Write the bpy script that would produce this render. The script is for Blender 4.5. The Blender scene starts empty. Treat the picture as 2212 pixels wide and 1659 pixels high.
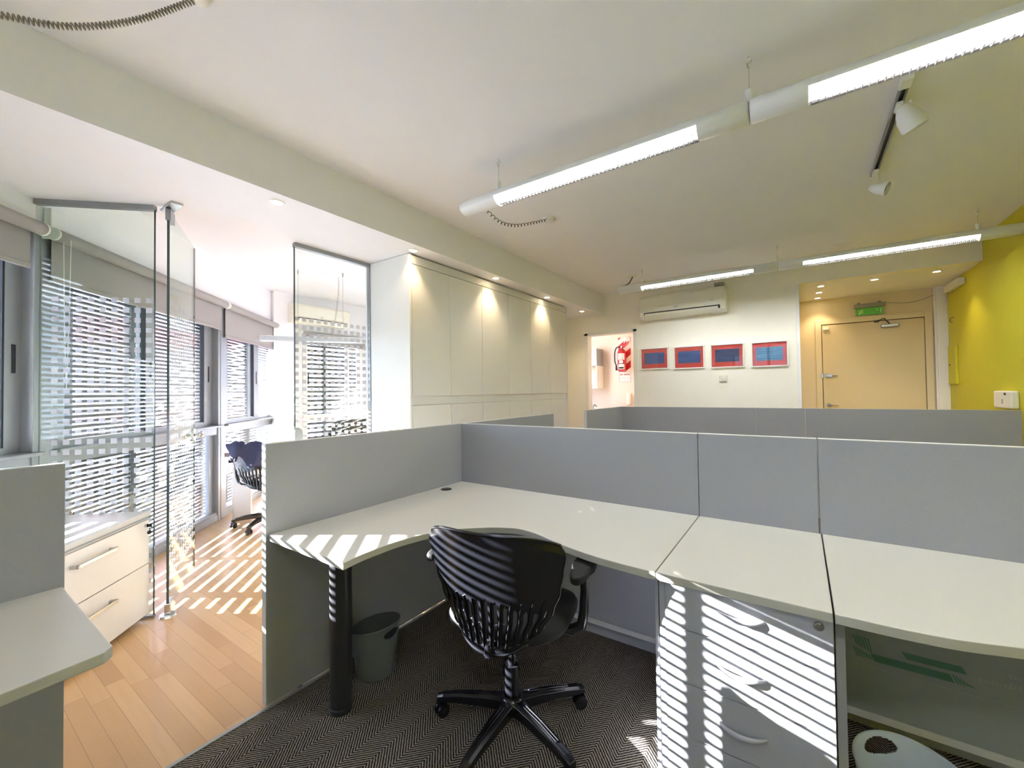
import bpy, bmesh, math, random
from mathutils import Matrix, Vector
R = math.radians
random.seed(7)
SC = bpy.context.scene
COL = SC.collection

# ------------------------------------------------------------ camera
cam_d = bpy.data.cameras.new('camera')
cam_d.sensor_fit = 'HORIZONTAL'; cam_d.sensor_width = 36.0
cam_d.lens = 901.31 / 2212 * 36.0
cam_d.clip_start = 0.02; cam_d.clip_end = 200
cam = bpy.data.objects.new('camera', cam_d); COL.objects.link(cam)
right = Vector((0.82361509, 0.56699459, -0.01324107))
down = Vector((-0.02142048, 0.00776833, -0.99974037))
fwd = Vector((-0.56674452, 0.82368489, 0.01854341))
up = -down
mw = Matrix((right, up, -fwd)).transposed().to_4x4()
mw.translation = Vector((0, 0, 1.30))
cam.matrix_world = mw
SC.camera = cam

# ------------------------------------------------------------ colour management
SC.view_settings.view_transform = 'Standard'
SC.view_settings.look = 'None'
SC.view_settings.gamma = 1
SC.view_settings.use_curve_mapping = False
SC.view_settings.exposure = 2.5
SC.render.engine = 'CYCLES'
SC.cycles.use_denoising = True
SC.cycles.max_bounces = 14
SC.cycles.diffuse_bounces = 8
SC.cycles.glossy_bounces = 4
SC.cycles.transparent_max_bounces = 24
SC.cycles.sample_clamp_indirect = 6
SC.cycles.caustics_reflective = False
SC.cycles.caustics_refractive = False

# ------------------------------------------------------------ sky and sun
world = bpy.data.worlds.new('world'); SC.world = world
world.use_nodes = True
wn = world.node_tree.nodes; wl = world.node_tree.links
wn.clear()
wo = wn.new('ShaderNodeOutputWorld'); wb = wn.new('ShaderNodeBackground')
sky = wn.new('ShaderNodeTexSky'); sky.sky_type = 'HOSEK_WILKIE'
SUN_DIR = Vector((0.84, 0.5425, -0.335)).normalized()     # the way the light travels
sky.sun_direction = -SUN_DIR
sky.turbidity = 4.0
mixw = wn.new('ShaderNodeMixRGB'); mixw.inputs[0].default_value = 0.85
mixw.inputs[2].default_value = (0.72, 0.87, 1.15, 1)
wl.new(sky.outputs[0], mixw.inputs[1]); wl.new(mixw.outputs[0], wb.inputs[0])
wb.inputs[1].default_value = 6.0
wl.new(wb.outputs[0], wo.inputs[0])
sd = bpy.data.lights.new('sun', 'SUN'); sd.energy = 32.0; sd.angle = R(0.27); sd.color = (1.0, 0.975, 0.97)
sun = bpy.data.objects.new('sun', sd); COL.objects.link(sun)
sun.rotation_euler = (-SUN_DIR).to_track_quat('Z', 'Y').to_euler()
sun.location = (-12, -8, 8)

SPOT_W = 3.6        # recessed downlights
TUBE_E = 36.0         # fluorescent tubes

# ------------------------------------------------------------ materials
def lin(c):
    return tuple((v / 12.92 if v <= 0.04045 else ((v + 0.055) / 1.055) ** 2.4) for v in c)
def rgb(r, g, b): return lin((r / 255, g / 255, b / 255)) + (1,)

class NT:
    def __init__(s, name):
        s.m = bpy.data.materials.new(name); s.m.use_nodes = True
        s.n = s.m.node_tree.nodes; s.l = s.m.node_tree.links; s.n.clear()
        s.out = s.n.new('ShaderNodeOutputMaterial')
    def new(s, t, **kw):
        k = s.n.new(t)
        for a, b in kw.items(): setattr(k, a, b)
        return k
    def link(s, a, b): s.l.new(a, b)
    def math(s, op, a, b=None, c=None):
        k = s.n.new('ShaderNodeMath'); k.operation = op
        for i, v in enumerate((a, b, c)):
            if v is None: continue
            if isinstance(v, (int, float)): k.inputs[i].default_value = v
            else: s.l.new(v, k.inputs[i])
        return k.outputs[0]
    def mix(s, f, a, b):
        k = s.n.new('ShaderNodeMixRGB')
        for i, v in enumerate((f, a, b)):
            if isinstance(v, (int, float)): k.inputs[i].default_value = v
            elif isinstance(v, tuple): k.inputs[i].default_value = v
            else: s.l.new(v, k.inputs[i])
        return k.outputs[0]

def mat(name, col, rough=0.5, metal=0.0, var=0.04, scale=30.0, bump=0.0, spec=0.5, coat=0.0):
    t = NT(name)
    p = t.new('ShaderNodeBsdfPrincipled'); t.link(p.outputs[0], t.out.inputs[0])
    tc = t.new('ShaderNodeTexCoord'); nz = t.new('ShaderNodeTexNoise')
    nz.inputs['Scale'].default_value = scale; nz.inputs['Detail'].default_value = 3
    t.link(tc.outputs['Object'], nz.inputs['Vector'])
    c2 = tuple(max(0, v * (1 - var * 2)) for v in col[:3]) + (1,)
    c1 = tuple(min(1, v * (1 + var)) for v in col[:3]) + (1,)
    t.link(t.mix(nz.outputs[0], c2, c1), p.inputs['Base Color'])
    p.inputs['Roughness'].default_value = rough
    p.inputs['Metallic'].default_value = metal
    p.inputs['Specular IOR Level'].default_value = spec
    p.inputs['Coat Weight'].default_value = coat
    if bump:
        b = t.new('ShaderNodeBump'); b.inputs['Strength'].default_value = bump; b.inputs['Distance'].default_value = 0.002
        t.link(nz.outputs[0], b.inputs['Height']); t.link(b.outputs[0], p.inputs['Normal'])
    return t.m

def emit(name, col, e):
    t = NT(name); k = t.new('ShaderNodeEmission')
    k.inputs[0].default_value = col; k.inputs[1].default_value = e
    t.link(k.outputs[0], t.out.inputs[0]); return t.m

M = {}
M['wall'] = mat('wall_paint', rgb(240, 240, 242), 0.75, var=0.01, scale=8, bump=0.05)
M['wall_warm'] = mat('cream_wall_paint', rgb(246, 242, 230), 0.75, var=0.015, scale=8, bump=0.05)
M['hall'] = mat('entrance_wall_paint', rgb(226, 212, 180), 0.7, var=0.02, scale=8)
M['ceil'] = mat('ceiling_paint', rgb(240, 240, 244), 0.8, var=0.01, scale=6)
M['yellow'] = mat('lime_yellow_paint', rgb(200, 194, 48), 0.6, var=0.02, scale=8)
M['panel'] = mat('grey_laminate', rgb(156, 157, 164), 0.5, var=0.03, scale=120)
M['panel_edge'] = mat('pale_edge_band', rgb(196, 196, 194), 0.45)
M['desk'] = mat('pale_grey_laminate', rgb(198, 195, 187), 0.38, var=0.02, scale=200)
M['desk_edge'] = mat('desk_edge_band', rgb(178, 176, 166), 0.45, var=0.02)
M['black'] = mat('black_plastic', rgb(20, 21, 26), 0.22, var=0.05)
M['black_soft'] = mat('black_fabric', rgb(13, 13, 16), 0.9, var=0.2, scale=400, bump=0.3)
M['charcoal'] = mat('charcoal_metal', rgb(34, 35, 39), 0.4, var=0.05)
M['closet'] = mat('closet_laminate', rgb(224, 223, 217), 0.42, var=0.01, scale=10)
M['closet_side'] = mat('closet_side_laminate', rgb(240, 238, 232), 0.22, var=0.01, scale=10)
M['white'] = mat('white_plastic', rgb(236, 236, 230), 0.35, var=0.01)
M['cream'] = mat('cream_plastic', rgb(238, 235, 220), 0.4, var=0.01)
M['alu'] = mat('anodised_aluminium', rgb(150, 153, 157), 0.38, 0.35, var=0.03)
M['steel'] = mat('brushed_steel', rgb(190, 190, 186), 0.25, 0.95, var=0.05)
M['chrome'] = mat('chrome', rgb(200, 200, 200), 0.12, 1.0)
M['rubber'] = mat('dark_rubber', rgb(28, 30, 36), 0.6)
M['slat'] = mat('shutter_slat', rgb(74, 64, 62), 0.6, var=0.1)
M['guide'] = mat('shutter_post', rgb(66, 66, 68), 0.55)
M['blind'] = mat('roller_fabric', rgb(158, 155, 153), 0.85, var=0.03, scale=300, bump=0.1)
M['filing'] = mat('filing_cabinet_white', rgb(214, 209, 200), 0.35, var=0.01)
M['filing_top'] = mat('filing_cabinet_top', rgb(190, 190, 184), 0.3, var=0.02)
M['lampbody'] = mat('lamp_enamel', rgb(232, 232, 230), 0.3, var=0.01)
M['lamp_grey'] = mat('lamp_grey_enamel', rgb(196, 200, 202), 0.35)
M['cord'] = mat('coiled_cord_grey', rgb(150, 142, 132), 0.5)
M['cord_dark'] = mat('cord_dark', rgb(80, 72, 64), 0.5)
M['bin'] = mat('grey_bin_plastic', rgb(94, 99, 103), 0.4, var=0.03)
M['bin_sunlit'] = mat('sunlit_bin_plastic', rgb(186, 194, 198), 0.4, var=0.03)  # grey plastic made paler in its colour for sun falling inside
M['red'] = mat('extinguisher_red', rgb(170, 20, 24), 0.3)
M['label'] = mat('paper_label', rgb(226, 222, 212), 0.7)
M['ink'] = mat('black_ink', rgb(48, 46, 46), 0.7)
M['frame_w'] = mat('picture_frame_white', rgb(240, 238, 230), 0.4)
M['art_red'] = mat('art_red', rgb(200, 62, 52), 0.35, var=0.05, scale=60)
M['green'] = mat('exit_sign_green', rgb(96, 190, 84), 0.4, var=0.12, scale=40)
M['green_pale'] = mat('exit_sign_pale', rgb(176, 226, 150), 0.4)
M['print_green'] = mat('printed_green', rgb(70, 108, 92), 0.6)
M['print_panel'] = mat('printed_panel', rgb(136, 142, 140), 0.6, var=0.03)
M['door'] = mat('entrance_door_paint', rgb(220, 202, 162), 0.5, var=0.01)
M['kitchen'] = mat('kitchenette_wall', rgb(222, 205, 186), 0.7, var=0.01)
M['kit_cab'] = mat('kitchenette_cabinet', rgb(150, 152, 148), 0.5)
M['jacket'] = mat('navy_jacket_cloth', rgb(58, 60, 86), 0.95, var=0.2, scale=60, bump=0.5)
M['brown'] = mat('brown_edge', rgb(120, 96, 88), 0.5)
M['facade'] = mat('street_facade', rgb(238, 232, 230), 0.8, var=0.03, scale=0.6)
M['facade_red'] = mat('facade_red_render', rgb(214, 104, 118), 0.8, var=0.05, scale=1)
M['facade_grey'] = mat('added_yard_facade', rgb(150, 158, 166), 0.8, var=0.05, scale=0.8)
M['asphalt'] = mat('street_ground', rgb(170, 168, 172), 0.9, var=0.05, scale=1)
M['tube'] = emit('fluorescent_tube_glow', (0.96, 0.98, 1.0, 1), TUBE_E)
M['kit_glow'] = emit('kitchenette_lamp_glow', (1.0, 0.90, 0.80, 1), 1.9)
M['added_uplight'] = emit('added_uplight_glow', (1.0, 0.96, 0.94, 1), 2.0)  # extra glow added to the pendant, not a lamp of the office
M['louver'] = mat('dark_louver_metal', rgb(60, 58, 56), 0.4, 0.3)
M['tube_off'] = mat('unlit_tube', rgb(230, 232, 234), 0.3)
M['bulb'] = emit('halogen_bulb_glow', (1.0, 0.82, 0.55, 1), 9.0)
M['reflector'] = mat('lamp_reflector', rgb(235, 232, 220), 0.25, 0.3)

def blue_reflections(name, a, b):  # bands and tones paint window reflections into the blue
    t = NT(name); p = t.new('ShaderNodeBsdfPrincipled'); t.link(p.outputs[0], t.out.inputs[0])
    tc = t.new('ShaderNodeTexCoord'); nz = t.new('ShaderNodeTexNoise'); nz.inputs['Scale'].default_value = 5
    mp = t.new('ShaderNodeMapping'); mp.inputs['Scale'].default_value = (0.6, 1, 9)
    t.link(tc.outputs['Object'], mp.inputs[0]); t.link(mp.outputs[0], nz.inputs['Vector'])
    t.link(t.mix(nz.outputs[0], a, b), p.inputs['Base Color']); p.inputs['Roughness'].default_value = 0.2
    return t.m
M['blue0'] = mat('art_blue', rgb(62, 84, 140), 0.3, var=0.06, scale=80)
M['blue1'] = blue_reflections('art_blue_banded_reflection', rgb(30, 40, 90), rgb(80, 112, 176))
M['blue2'] = blue_reflections('art_blue_dark_reflection', rgb(28, 34, 70), rgb(64, 80, 128))
M['blue3'] = blue_reflections('art_blue_pale_reflection', rgb(40, 64, 130), rgb(104, 168, 190))

def glass(name, tint, squares=None, refl=1.0):
    t = NT(name)
    tr = t.new('ShaderNodeBsdfTransparent'); tr.inputs[0].default_value = tint
    gl = t.new('ShaderNodeBsdfGlossy'); gl.inputs['Roughness'].default_value = 0.0
    gl.inputs[0].default_value = (0.95, 0.98, 0.96, 1)
    lw = t.new('ShaderNodeLayerWeight'); lw.inputs['Blend'].default_value = 0.5
    f = t.math('MULTIPLY', t.math('ADD', t.math('MULTIPLY', t.math('POWER', lw.outputs['Facing'], 5.0), 0.96), 0.04), refl)
    mx = t.new('ShaderNodeMixShader'); t.link(f, mx.inputs[0]); t.link(tr.outputs[0], mx.inputs[1]); t.link(gl.outputs[0], mx.inputs[2])
    last = mx.outputs[0]
    if squares:
        (ax, ay), u0, pu, z0, pz, ulo, uhi, zlo, zhi = squares
        tc = t.new('ShaderNodeNewGeometry'); sp = t.new('ShaderNodeSeparateXYZ'); t.link(tc.outputs['Position'], sp.inputs[0])
        u = t.math('ADD', t.math('MULTIPLY', sp.outputs[0], ax), t.math('MULTIPLY', sp.outputs[1], ay))
        z = sp.outputs[2]
        def sq(v, v0, pv):
            k = t.math('MODULO', t.math('ADD', t.math('SUBTRACT', v, v0), pv * 400.25), pv)
            return t.math('LESS_THAN', k, pv * 0.5)
        m = t.math('MULTIPLY', sq(u, u0, pu), sq(z, z0, pz))
        for v, lo, hi in ((u, ulo, uhi), (z, zlo, zhi)):
            m = t.math('MULTIPLY', m, t.math('MULTIPLY', t.math('GREATER_THAN', v, lo), t.math('LESS_THAN', v, hi)))
        df = t.new('ShaderNodeBsdfDiffuse'); df.inputs[0].default_value = (0.62, 0.62, 0.65, 1)
        tl = t.new('ShaderNodeBsdfTranslucent'); tl.inputs[0].default_value = (0.5, 0.5, 0.52, 1)
        ad = t.new('ShaderNodeMixShader'); ad.inputs[0].default_value = 0.4
        t.link(df.outputs[0], ad.inputs[1]); t.link(tl.outputs[0], ad.inputs[2])
        m2 = t.new('ShaderNodeMixShader'); t.link(t.math('MULTIPLY', m, 0.8), m2.inputs[0]); t.link(last, m2.inputs[1]); t.link(ad.outputs[0], m2.inputs[2])
        last = m2.outputs[0]
    t.link(last, t.out.inputs[0])
    return t.m
M['glass'] = glass('window_glass', (0.97, 0.98, 0.98, 1))
M['glass_pic'] = glass('picture_glass', (1, 1, 1, 1))
M['glass_edge'] = mat('glass_edge', rgb(70, 84, 84), 0.15)

# wooden floor: planks along X
def wood():
    t = NT('maple_plank_floor')
    p = t.new('ShaderNodeBsdfPrincipled'); t.link(p.outputs[0], t.out.inputs[0])
    g = t.new('ShaderNodeNewGeometry'); s = t.new('ShaderNodeSeparateXYZ'); t.link(g.outputs['Position'], s.inputs[0])
    W_ = 0.0667; L = 0.82
    row = t.math('FLOOR', t.math('DIVIDE', t.math('ADD', s.outputs[1], 10 * W_ + 0.0177 - 0.001), W_))
    wn_ = t.new('ShaderNodeTexWhiteNoise', noise_dimensions='1D'); t.link(row, wn_.inputs['W'])
    xs = t.math('ADD', t.math('DIVIDE', s.outputs[0], L), t.math('MULTIPLY', wn_.outputs['Value'], 7.3))
    colid = t.math('FLOOR', xs)
    cmb = t.new('ShaderNodeCombineXYZ'); t.link(row, cmb.inputs[0]); t.link(colid, cmb.inputs[1])
    w2 = t.new('ShaderNodeTexWhiteNoise', noise_dimensions='2D'); t.link(cmb.outputs[0], w2.inputs['Vector'])
    mp = t.new('ShaderNodeMapping'); mp.inputs['Scale'].default_value = (2.5, 40, 1)
    cb = t.new('ShaderNodeCombineXYZ'); t.link(s.outputs[0], cb.inputs[0]); t.link(s.outputs[1], cb.inputs[1]); t.link(w2.outputs['Value'], cb.inputs[2])
    t.link(cb.outputs[0], mp.inputs[0])
    nz = t.new('ShaderNodeTexNoise'); nz.inputs['Scale'].default_value = 1.6; nz.inputs['Detail'].default_value = 5; t.link(mp.outputs[0], nz.inputs['Vector'])
    base = t.mix(w2.outputs['Value'], rgb(182, 143, 96), rgb(206, 169, 122))
    base = t.mix(t.math('MULTIPLY', nz.outputs[0], 0.45), base, rgb(172, 134, 92))
    fy = t.math('FRACT', t.math('DIVIDE', t.math('ADD', s.outputs[1], 10 * W_ + 0.0177 - 0.001), W_))
    seam = t.math('MAXIMUM', t.math('LESS_THAN', fy, 0.022), t.math('LESS_THAN', t.math('FRACT', xs), 0.0022))
    base = t.mix(t.math('MULTIPLY', seam, 0.6), base, rgb(96, 66, 38))
    t.link(base, p.inputs['Base Color'])
    p.inputs['Roughness'].default_value = 0.3
    p.inputs['Coat Weight'].default_value = 0.25; p.inputs['Coat Roughness'].default_value = 0.12
    return t.m
M['wood'] = wood()

def carpet():
    t = NT('herringbone_carpet')
    p = t.new('ShaderNodeBsdfPrincipled'); t.link(p.outputs[0], t.out.inputs[0])
    g = t.new('ShaderNodeNewGeometry'); s = t.new('ShaderNodeSeparateXYZ'); t.link(g.outputs['Position'], s.inputs[0])
    nz0 = t.new('ShaderNodeTexNoise'); nz0.inputs['Scale'].default_value = 90; t.link(g.outputs['Position'], nz0.inputs['Vector'])
    wob = t.math('MULTIPLY', t.math('SUBTRACT', nz0.outputs[0], 0.5), 0.008)
    tri = t.math('PINGPONG', t.math('ADD', s.outputs[0], 20.0), 0.08)
    v = t.math('ADD', t.math('ADD', s.outputs[1], t.math('MULTIPLY', tri, 1.05)), wob)
    k = t.math('SINE', t.math('MULTIPLY', v, 2 * math.pi / 0.0135))
    rib = t.math('SINE', t.math('MULTIPLY', t.math('SUBTRACT', s.outputs[1], t.math('MULTIPLY', tri, 0.8)), 2 * math.pi / 0.006))
    f = t.math('ADD', t.math('MULTIPLY', k, 0.9), t.math('ADD', 0.5, t.math('MULTIPLY', rib, 0.15)))
    cl = t.new('ShaderNodeClamp'); t.link(f, cl.inputs[0])
    t.link(t.mix(cl.outputs[0], rgb(30, 26, 23), rgb(142, 134, 124)), p.inputs['Base Color'])
    p.inputs['Roughness'].default_value = 0.95; p.inputs['Specular IOR Level'].default_value = 0.1
    b = t.new('ShaderNodeBump'); b.inputs['Strength'].default_value = 0.4; b.inputs['Distance'].default_value = 0.002
    t.link(cl.outputs[0], b.inputs['Height']); t.link(b.outputs[0], p.inputs['Normal'])
    return t.m
M['carpet'] = carpet()

def hazard():
    t = NT('red_white_hazard_stripes')
    p = t.new('ShaderNodeBsdfPrincipled'); t.link(p.outputs[0], t.out.inputs[0])
    g = t.new('ShaderNodeNewGeometry'); s = t.new('ShaderNodeSeparateXYZ'); t.link(g.outputs['Position'], s.inputs[0])
    v = t.math('FRACT', t.math('DIVIDE', t.math('SUBTRACT', t.math('ADD', s.outputs[2], 10.0), t.math('MULTIPLY', s.outputs[0], 0.8)), 0.22))
    t.link(t.mix(t.math('LESS_THAN', v, 0.55), rgb(230, 214, 200), rgb(186, 30, 34)), p.inputs['Base Color'])
    p.inputs['Roughness'].default_value = 0.4
    return t.m
M['hazard'] = hazard()

# ------------------------------------------------------------ mesh builder
class MB:
    def __init__(s): s.v = []; s.f = []; s.mi = []; s.k = 0
    def add(s, vs, fs):
        o = len(s.v); s.v += [tuple(v) for v in vs]; s.f += [tuple(i + o for i in f) for f in fs]; s.mi += [s.k] * len(fs)
        return s
    def frame(s, o, ax, ay, az):
        o, ax, ay, az = map(Vector, (o, ax, ay, az)); vs = []
        for i in (-1, 1):
            for j in (-1, 1):
                for k in (-1, 1): vs.append(o + ax * i + ay * j + az * k)
        return s.add(vs, [(0, 1, 3, 2), (4, 6, 7, 5), (0, 4, 5, 1), (2, 3, 7, 6), (0, 2, 6, 4), (1, 5, 7, 3)])
    def box(s, x0, x1, y0, y1, z0, z1):
        return s.frame(((x0 + x1) / 2, (y0 + y1) / 2, (z0 + z1) / 2), ((x1 - x0) / 2, 0, 0), (0, (y1 - y0) / 2, 0), (0, 0, (z1 - z0) / 2))
    def prism(s, pts, z0, z1):
        n = len(pts)
        vs = [(x, y, z0) for x, y in pts] + [(x, y, z1) for x, y in pts]
        return s.add(vs, [tuple(reversed(range(n))), tuple(range(n, 2 * n))] + [(i, (i + 1) % n, n + (i + 1) % n, n + i) for i in range(n)])
    def tube(s, path, r, n=8, cap=True, closed=False):
        path = [Vector(p) for p in path]; m = len(path); vs = []
        rr = r if isinstance(r, (list, tuple)) else [r] * m
        t0 = None; nrm = None
        for i, p in enumerate(path):
            if closed: t = path[(i + 1) % m] - path[i - 1]
            else: t = path[min(i + 1, m - 1)] - path[max(i - 1, 0)]
            t.normalize()
            if nrm is None:
                a = Vector((0, 0, 1)) if abs(t.z) < 0.9 else Vector((1, 0, 0))
                nrm = t.cross(a).normalized()
            else:
                nrm = (nrm - t * nrm.dot(t)).normalized()
            b = t.cross(nrm)
            for k in range(n):
                an = 2 * math.pi * k / n
                vs.append(p + (nrm * math.cos(an) + b * math.sin(an)) * rr[i])
        fs = []
        for i in range(m if closed else m - 1):
            i2 = (i + 1) % m
            for k in range(n):
                fs.append((i * n + k, i * n + (k + 1) % n, i2 * n + (k + 1) % n, i2 * n + k))
        if cap and not closed:
            fs.append(tuple(reversed(range(n)))); fs.append(tuple(range((m - 1) * n, m * n)))
        return s.add(vs, fs)
    def cyl(s, a, b, r0, r1=None, n=20): return s.tube([a, b], [r0, r0 if r1 is None else r1], n)
    def lathe(s, c, prof, axis=(0, 0, 1), n=28, cap=False):
        ax = Vector(axis).normalized(); a = Vector((1, 0, 0)) if abs(ax.x) < 0.9 else Vector((0, 1, 0))
        u = (a - ax * a.dot(ax)).normalized(); w = ax.cross(u); c = Vector(c); vs = []
        for r, h in prof:
            for k in range(n):
                an = 2 * math.pi * k / n
                vs.append(c + ax * h + (u * math.cos(an) + w * math.sin(an)) * r)
        fs = [(i * n + k, i * n + (k + 1) % n, (i + 1) * n + (k + 1) % n, (i + 1) * n + k) for i in range(len(prof) - 1) for k in range(n)]
        if cap: fs += [tuple(reversed(range(n))), tuple(range((len(prof) - 1) * n, len(prof) * n))]
        return s.add(vs, fs)
    def grid(s, fn, nu, nv, skip=None):
        vs = [fn(i / nu, j / nv) for j in range(nv + 1) for i in range(nu + 1)]
        fs = [(j * (nu + 1) + i, j * (nu + 1) + i + 1, (j + 1) * (nu + 1) + i + 1, (j + 1) * (nu + 1) + i)
              for j in range(nv) for i in range(nu) if not (skip and skip(i, j))]
        return s.add(vs, fs)
    def build(s, name, m, parent=None, bevel=0.0, smooth=False, solid=0.0, subsurf=0, seg=2):
        org = Vector((0, 0, 0))
        if parent is not None:
            p = parent
            while p is not None: org += p.location; p = p.parent
        me = bpy.data.meshes.new(name)
        me.from_pydata([tuple(Vector(v) - org) for v in s.v], [], s.f)
        ms = m if isinstance(m, (list, tuple)) else [m]
        for k in ms: me.materials.append(M[k])
        me.polygons.foreach_set('material_index', s.mi)
        bm = bmesh.new(); bm.from_mesh(me); bmesh.ops.recalc_face_normals(bm, faces=bm.faces)
        bm.to_mesh(me); bm.free()
        if smooth:
            for pl in me.polygons: pl.use_smooth = True
        o = bpy.data.objects.new(name, me); COL.objects.link(o)
        if parent is not None: o.parent = parent
        if solid:
            q = o.modifiers.new('s', 'SOLIDIFY'); q.thickness = solid; q.offset = 0
        if subsurf:
            q = o.modifiers.new('u', 'SUBSURF'); q.levels = subsurf; q.render_levels = subsurf
        if bevel:
            q = o.modifiers.new('b', 'BEVEL'); q.width = bevel; q.segments = seg; q.limit_method = 'ANGLE'; q.angle_limit = R(40)
        if smooth and not subsurf:
            try:
                me.set_sharp_from_angle(angle=R(50))
            except Exception: pass
        return o

def tag(o, label, cat, group=None):
    o['label'] = label; o['category'] = cat
    if group: o['group'] = group
    return o
def thing(name, loc, label, cat, group=None, rz=0.0):
    o = bpy.data.objects.new(name, None); COL.objects.link(o)
    o.location = loc; o.rotation_euler = (0, 0, rz); o.empty_display_size = 0.1
    return tag(o, label, cat, group)
def struct(o): o['kind'] = 'structure'; return o
def sroot(name, loc):
    o = bpy.data.objects.new(name, None); COL.objects.link(o); o.location = loc
    o['kind'] = 'structure'; return o
def dup(root, loc, rz, label=None, group=None, scale=None):
    def cp(o, par):
        c = o.copy(); COL.objects.link(c); c.parent = par
        for ch in list(o.children): cp(ch, c)
        return c
    r = cp(root, None); r.location = loc; r.rotation_euler = (0, 0, rz)
    if label: r['label'] = label
    if group: r['group'] = group
    if scale: r.scale = (scale,) * 3
    return r

# window-wall frame: s runs along the wall (away), o is the offset into the room
N2 = Vector((0.714, 0.7, 0)); D2 = Vector((-0.7, 0.714, 0))
def W(s, o, z): return N2 * o + D2 * s + Vector((0, 0, z))
def wbox(mb, s0, s1, o0, o1, z0, z1):
    return mb.frame(W((s0 + s1) / 2, (o0 + o1) / 2, (z0 + z1) / 2), D2 * ((s1 - s0) / 2), N2 * ((o1 - o0) / 2), (0, 0, (z1 - z0) / 2))
ZC = 2.735; ZS = 2.445; YB = 5.94; XY = 1.50

# ============================================================ SETTING
struct(MB().prism([(-1.85, -3), (-1.85, 7.3), (-3.5, 7.3), (-6.1, 4.5), (-6.1, 2.9), tuple(W(0.9, -2.36, 0))[:2], (-2.3, -3)], -0.08, 0.0).build('floor', 'wood'))
struct(MB().box(-1.838, 1.55, -3, 7.3, -0.08, 0.001).build('floor_carpet', 'carpet'))
struct(MB().box(-1.852, -1.836, -3, YB, -0.05, 0.006).build('trim_1', 'alu', bevel=0.002))
struct(MB().prism([(1.55, -3), (1.55, YB), (-3.11, YB), (-3.11, 4.4), (-6.1, 4.4), (-6.1, 2.9), tuple(W(0.9, -2.5, 0))[:2], (-2.4, -3)], ZC, ZC + 0.1).build('ceiling', 'ceil'))
# dropped soffit with its beam face
p_w = tuple(W(2.815, -2.283, 0))[:2]
struct(MB().prism([(-2.42, -0.79), (-2.42, YB), (-3.11, YB), (-3.11, 0.89), p_w], ZS, ZC + 0.01).build('ceiling_soffit', 'ceil'))
# right wall
struct(MB().box(XY, XY + 0.1, -3, 7.3, 0, ZC + 0.05).build('wall_right', 'yellow'))
b = MB().box(-2.4, -1.72, -3.1, -3, 0, ZC + 0.05).box(-1.72, 1.30, -3.1, -3, 0, 0.85).box(-1.72, 1.30, -3.1, -3, 2.68, ZC + 0.05).box(1.30, 1.6, -3.1, -3, 0, ZC + 0.05)
struct(b.build('wall_front', 'wall'))
# back wall with doorway and entrance recess
b = MB()
b.box(-3.2, -2.70, YB, YB + 0.12, 0, ZC + 0.05)
b.box(-2.70, -1.90, YB, YB + 0.12, 2.165, ZC + 0.05)
b.box(-1.90, 0.0, YB, YB + 0.12, 0, ZC + 0.05)
b.box(0.0, XY, YB, YB + 0.12, 2.52, ZC + 0.05)
struct(b.build('wall_back', 'wall_warm'))
b = MB(); b.box(-2.715, -2.66, YB - 0.012, YB + 0.13, 0, 2.18).box(-1.955, -1.90, YB - 0.012, YB + 0.13, 0, 2.18).box(-2.715, -1.90, YB - 0.012, YB + 0.13, 2.14, 2.19)
struct(b.build('trim_2', 'frame_w', bevel=0.003))
struct(MB().box(-0.012, 0.022, YB - 0.008, YB + 0.13, 0, 2.53).build('trim_3', 'wall', bevel=0.003))
# entrance recess
struct(MB().box(-0.1, 0.0, YB + 0.12, 7.3, 0, 2.7).build('wall_entrance_left', 'hall'))
struct(MB().box(0.0, XY, 7.2, 7.3, 0, 2.7).build('wall_entrance', 'hall'))
struct(MB().box(0.0, XY, YB + 0.12, 7.2, 2.52, 2.62).build('ceiling_entrance', 'ceil'))
b = MB().box(1.40, XY, 7.13, 7.2, 0, 2.52); b.box(1.385, 1.40, 7.15, 7.2, 0, 2.52)
struct(b.build('trim_4', 'wall', bevel=0.004))
# kitchenette
b = MB().box(-3.5, -1.7, 7.2, 7.3, 0, 2.6); struct(b.build('wall_kitchenette_back', 'kitchen'))
struct(MB().box(-3.6, -3.5, YB, 7.3, 0, 2.6).build('wall_kitchenette_left', 'kitchen'))
struct(MB().box(-1.80, -1.7, YB + 0.12, 7.2, 0, 2.6).build('wall_kitchenette_right', 'kitchen'))
struct(MB().box(-3.5, -1.8, YB + 0.12, 7.2, 2.42, 2.5).build('ceiling_kitchenette', 'ceil'))
# window wall: solid above the windows and at the near end
b = MB(); wbox(b, 0.6, 6.95, -2.46, -2.28, 2.27, ZC + 0.05)
wbox(b, 0.6, 0.95, -2.46, -2.28, 0, 2.27); wbox(b, 0.95, 2.25, -2.54, -2.50, 0, 0.965)  # last box: low panel added outside the near window to block low sun
struct(b.build('wall_window', 'wall'))
struct(MB().prism([tuple(W(0.62, -2.28, 0))[:2], tuple(W(0.62, -2.46, 0))[:2], (-2.5, -3.1), (-2.25, -3.1)], 0, ZC + 0.05).build('wall_left', 'wall'))
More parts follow.
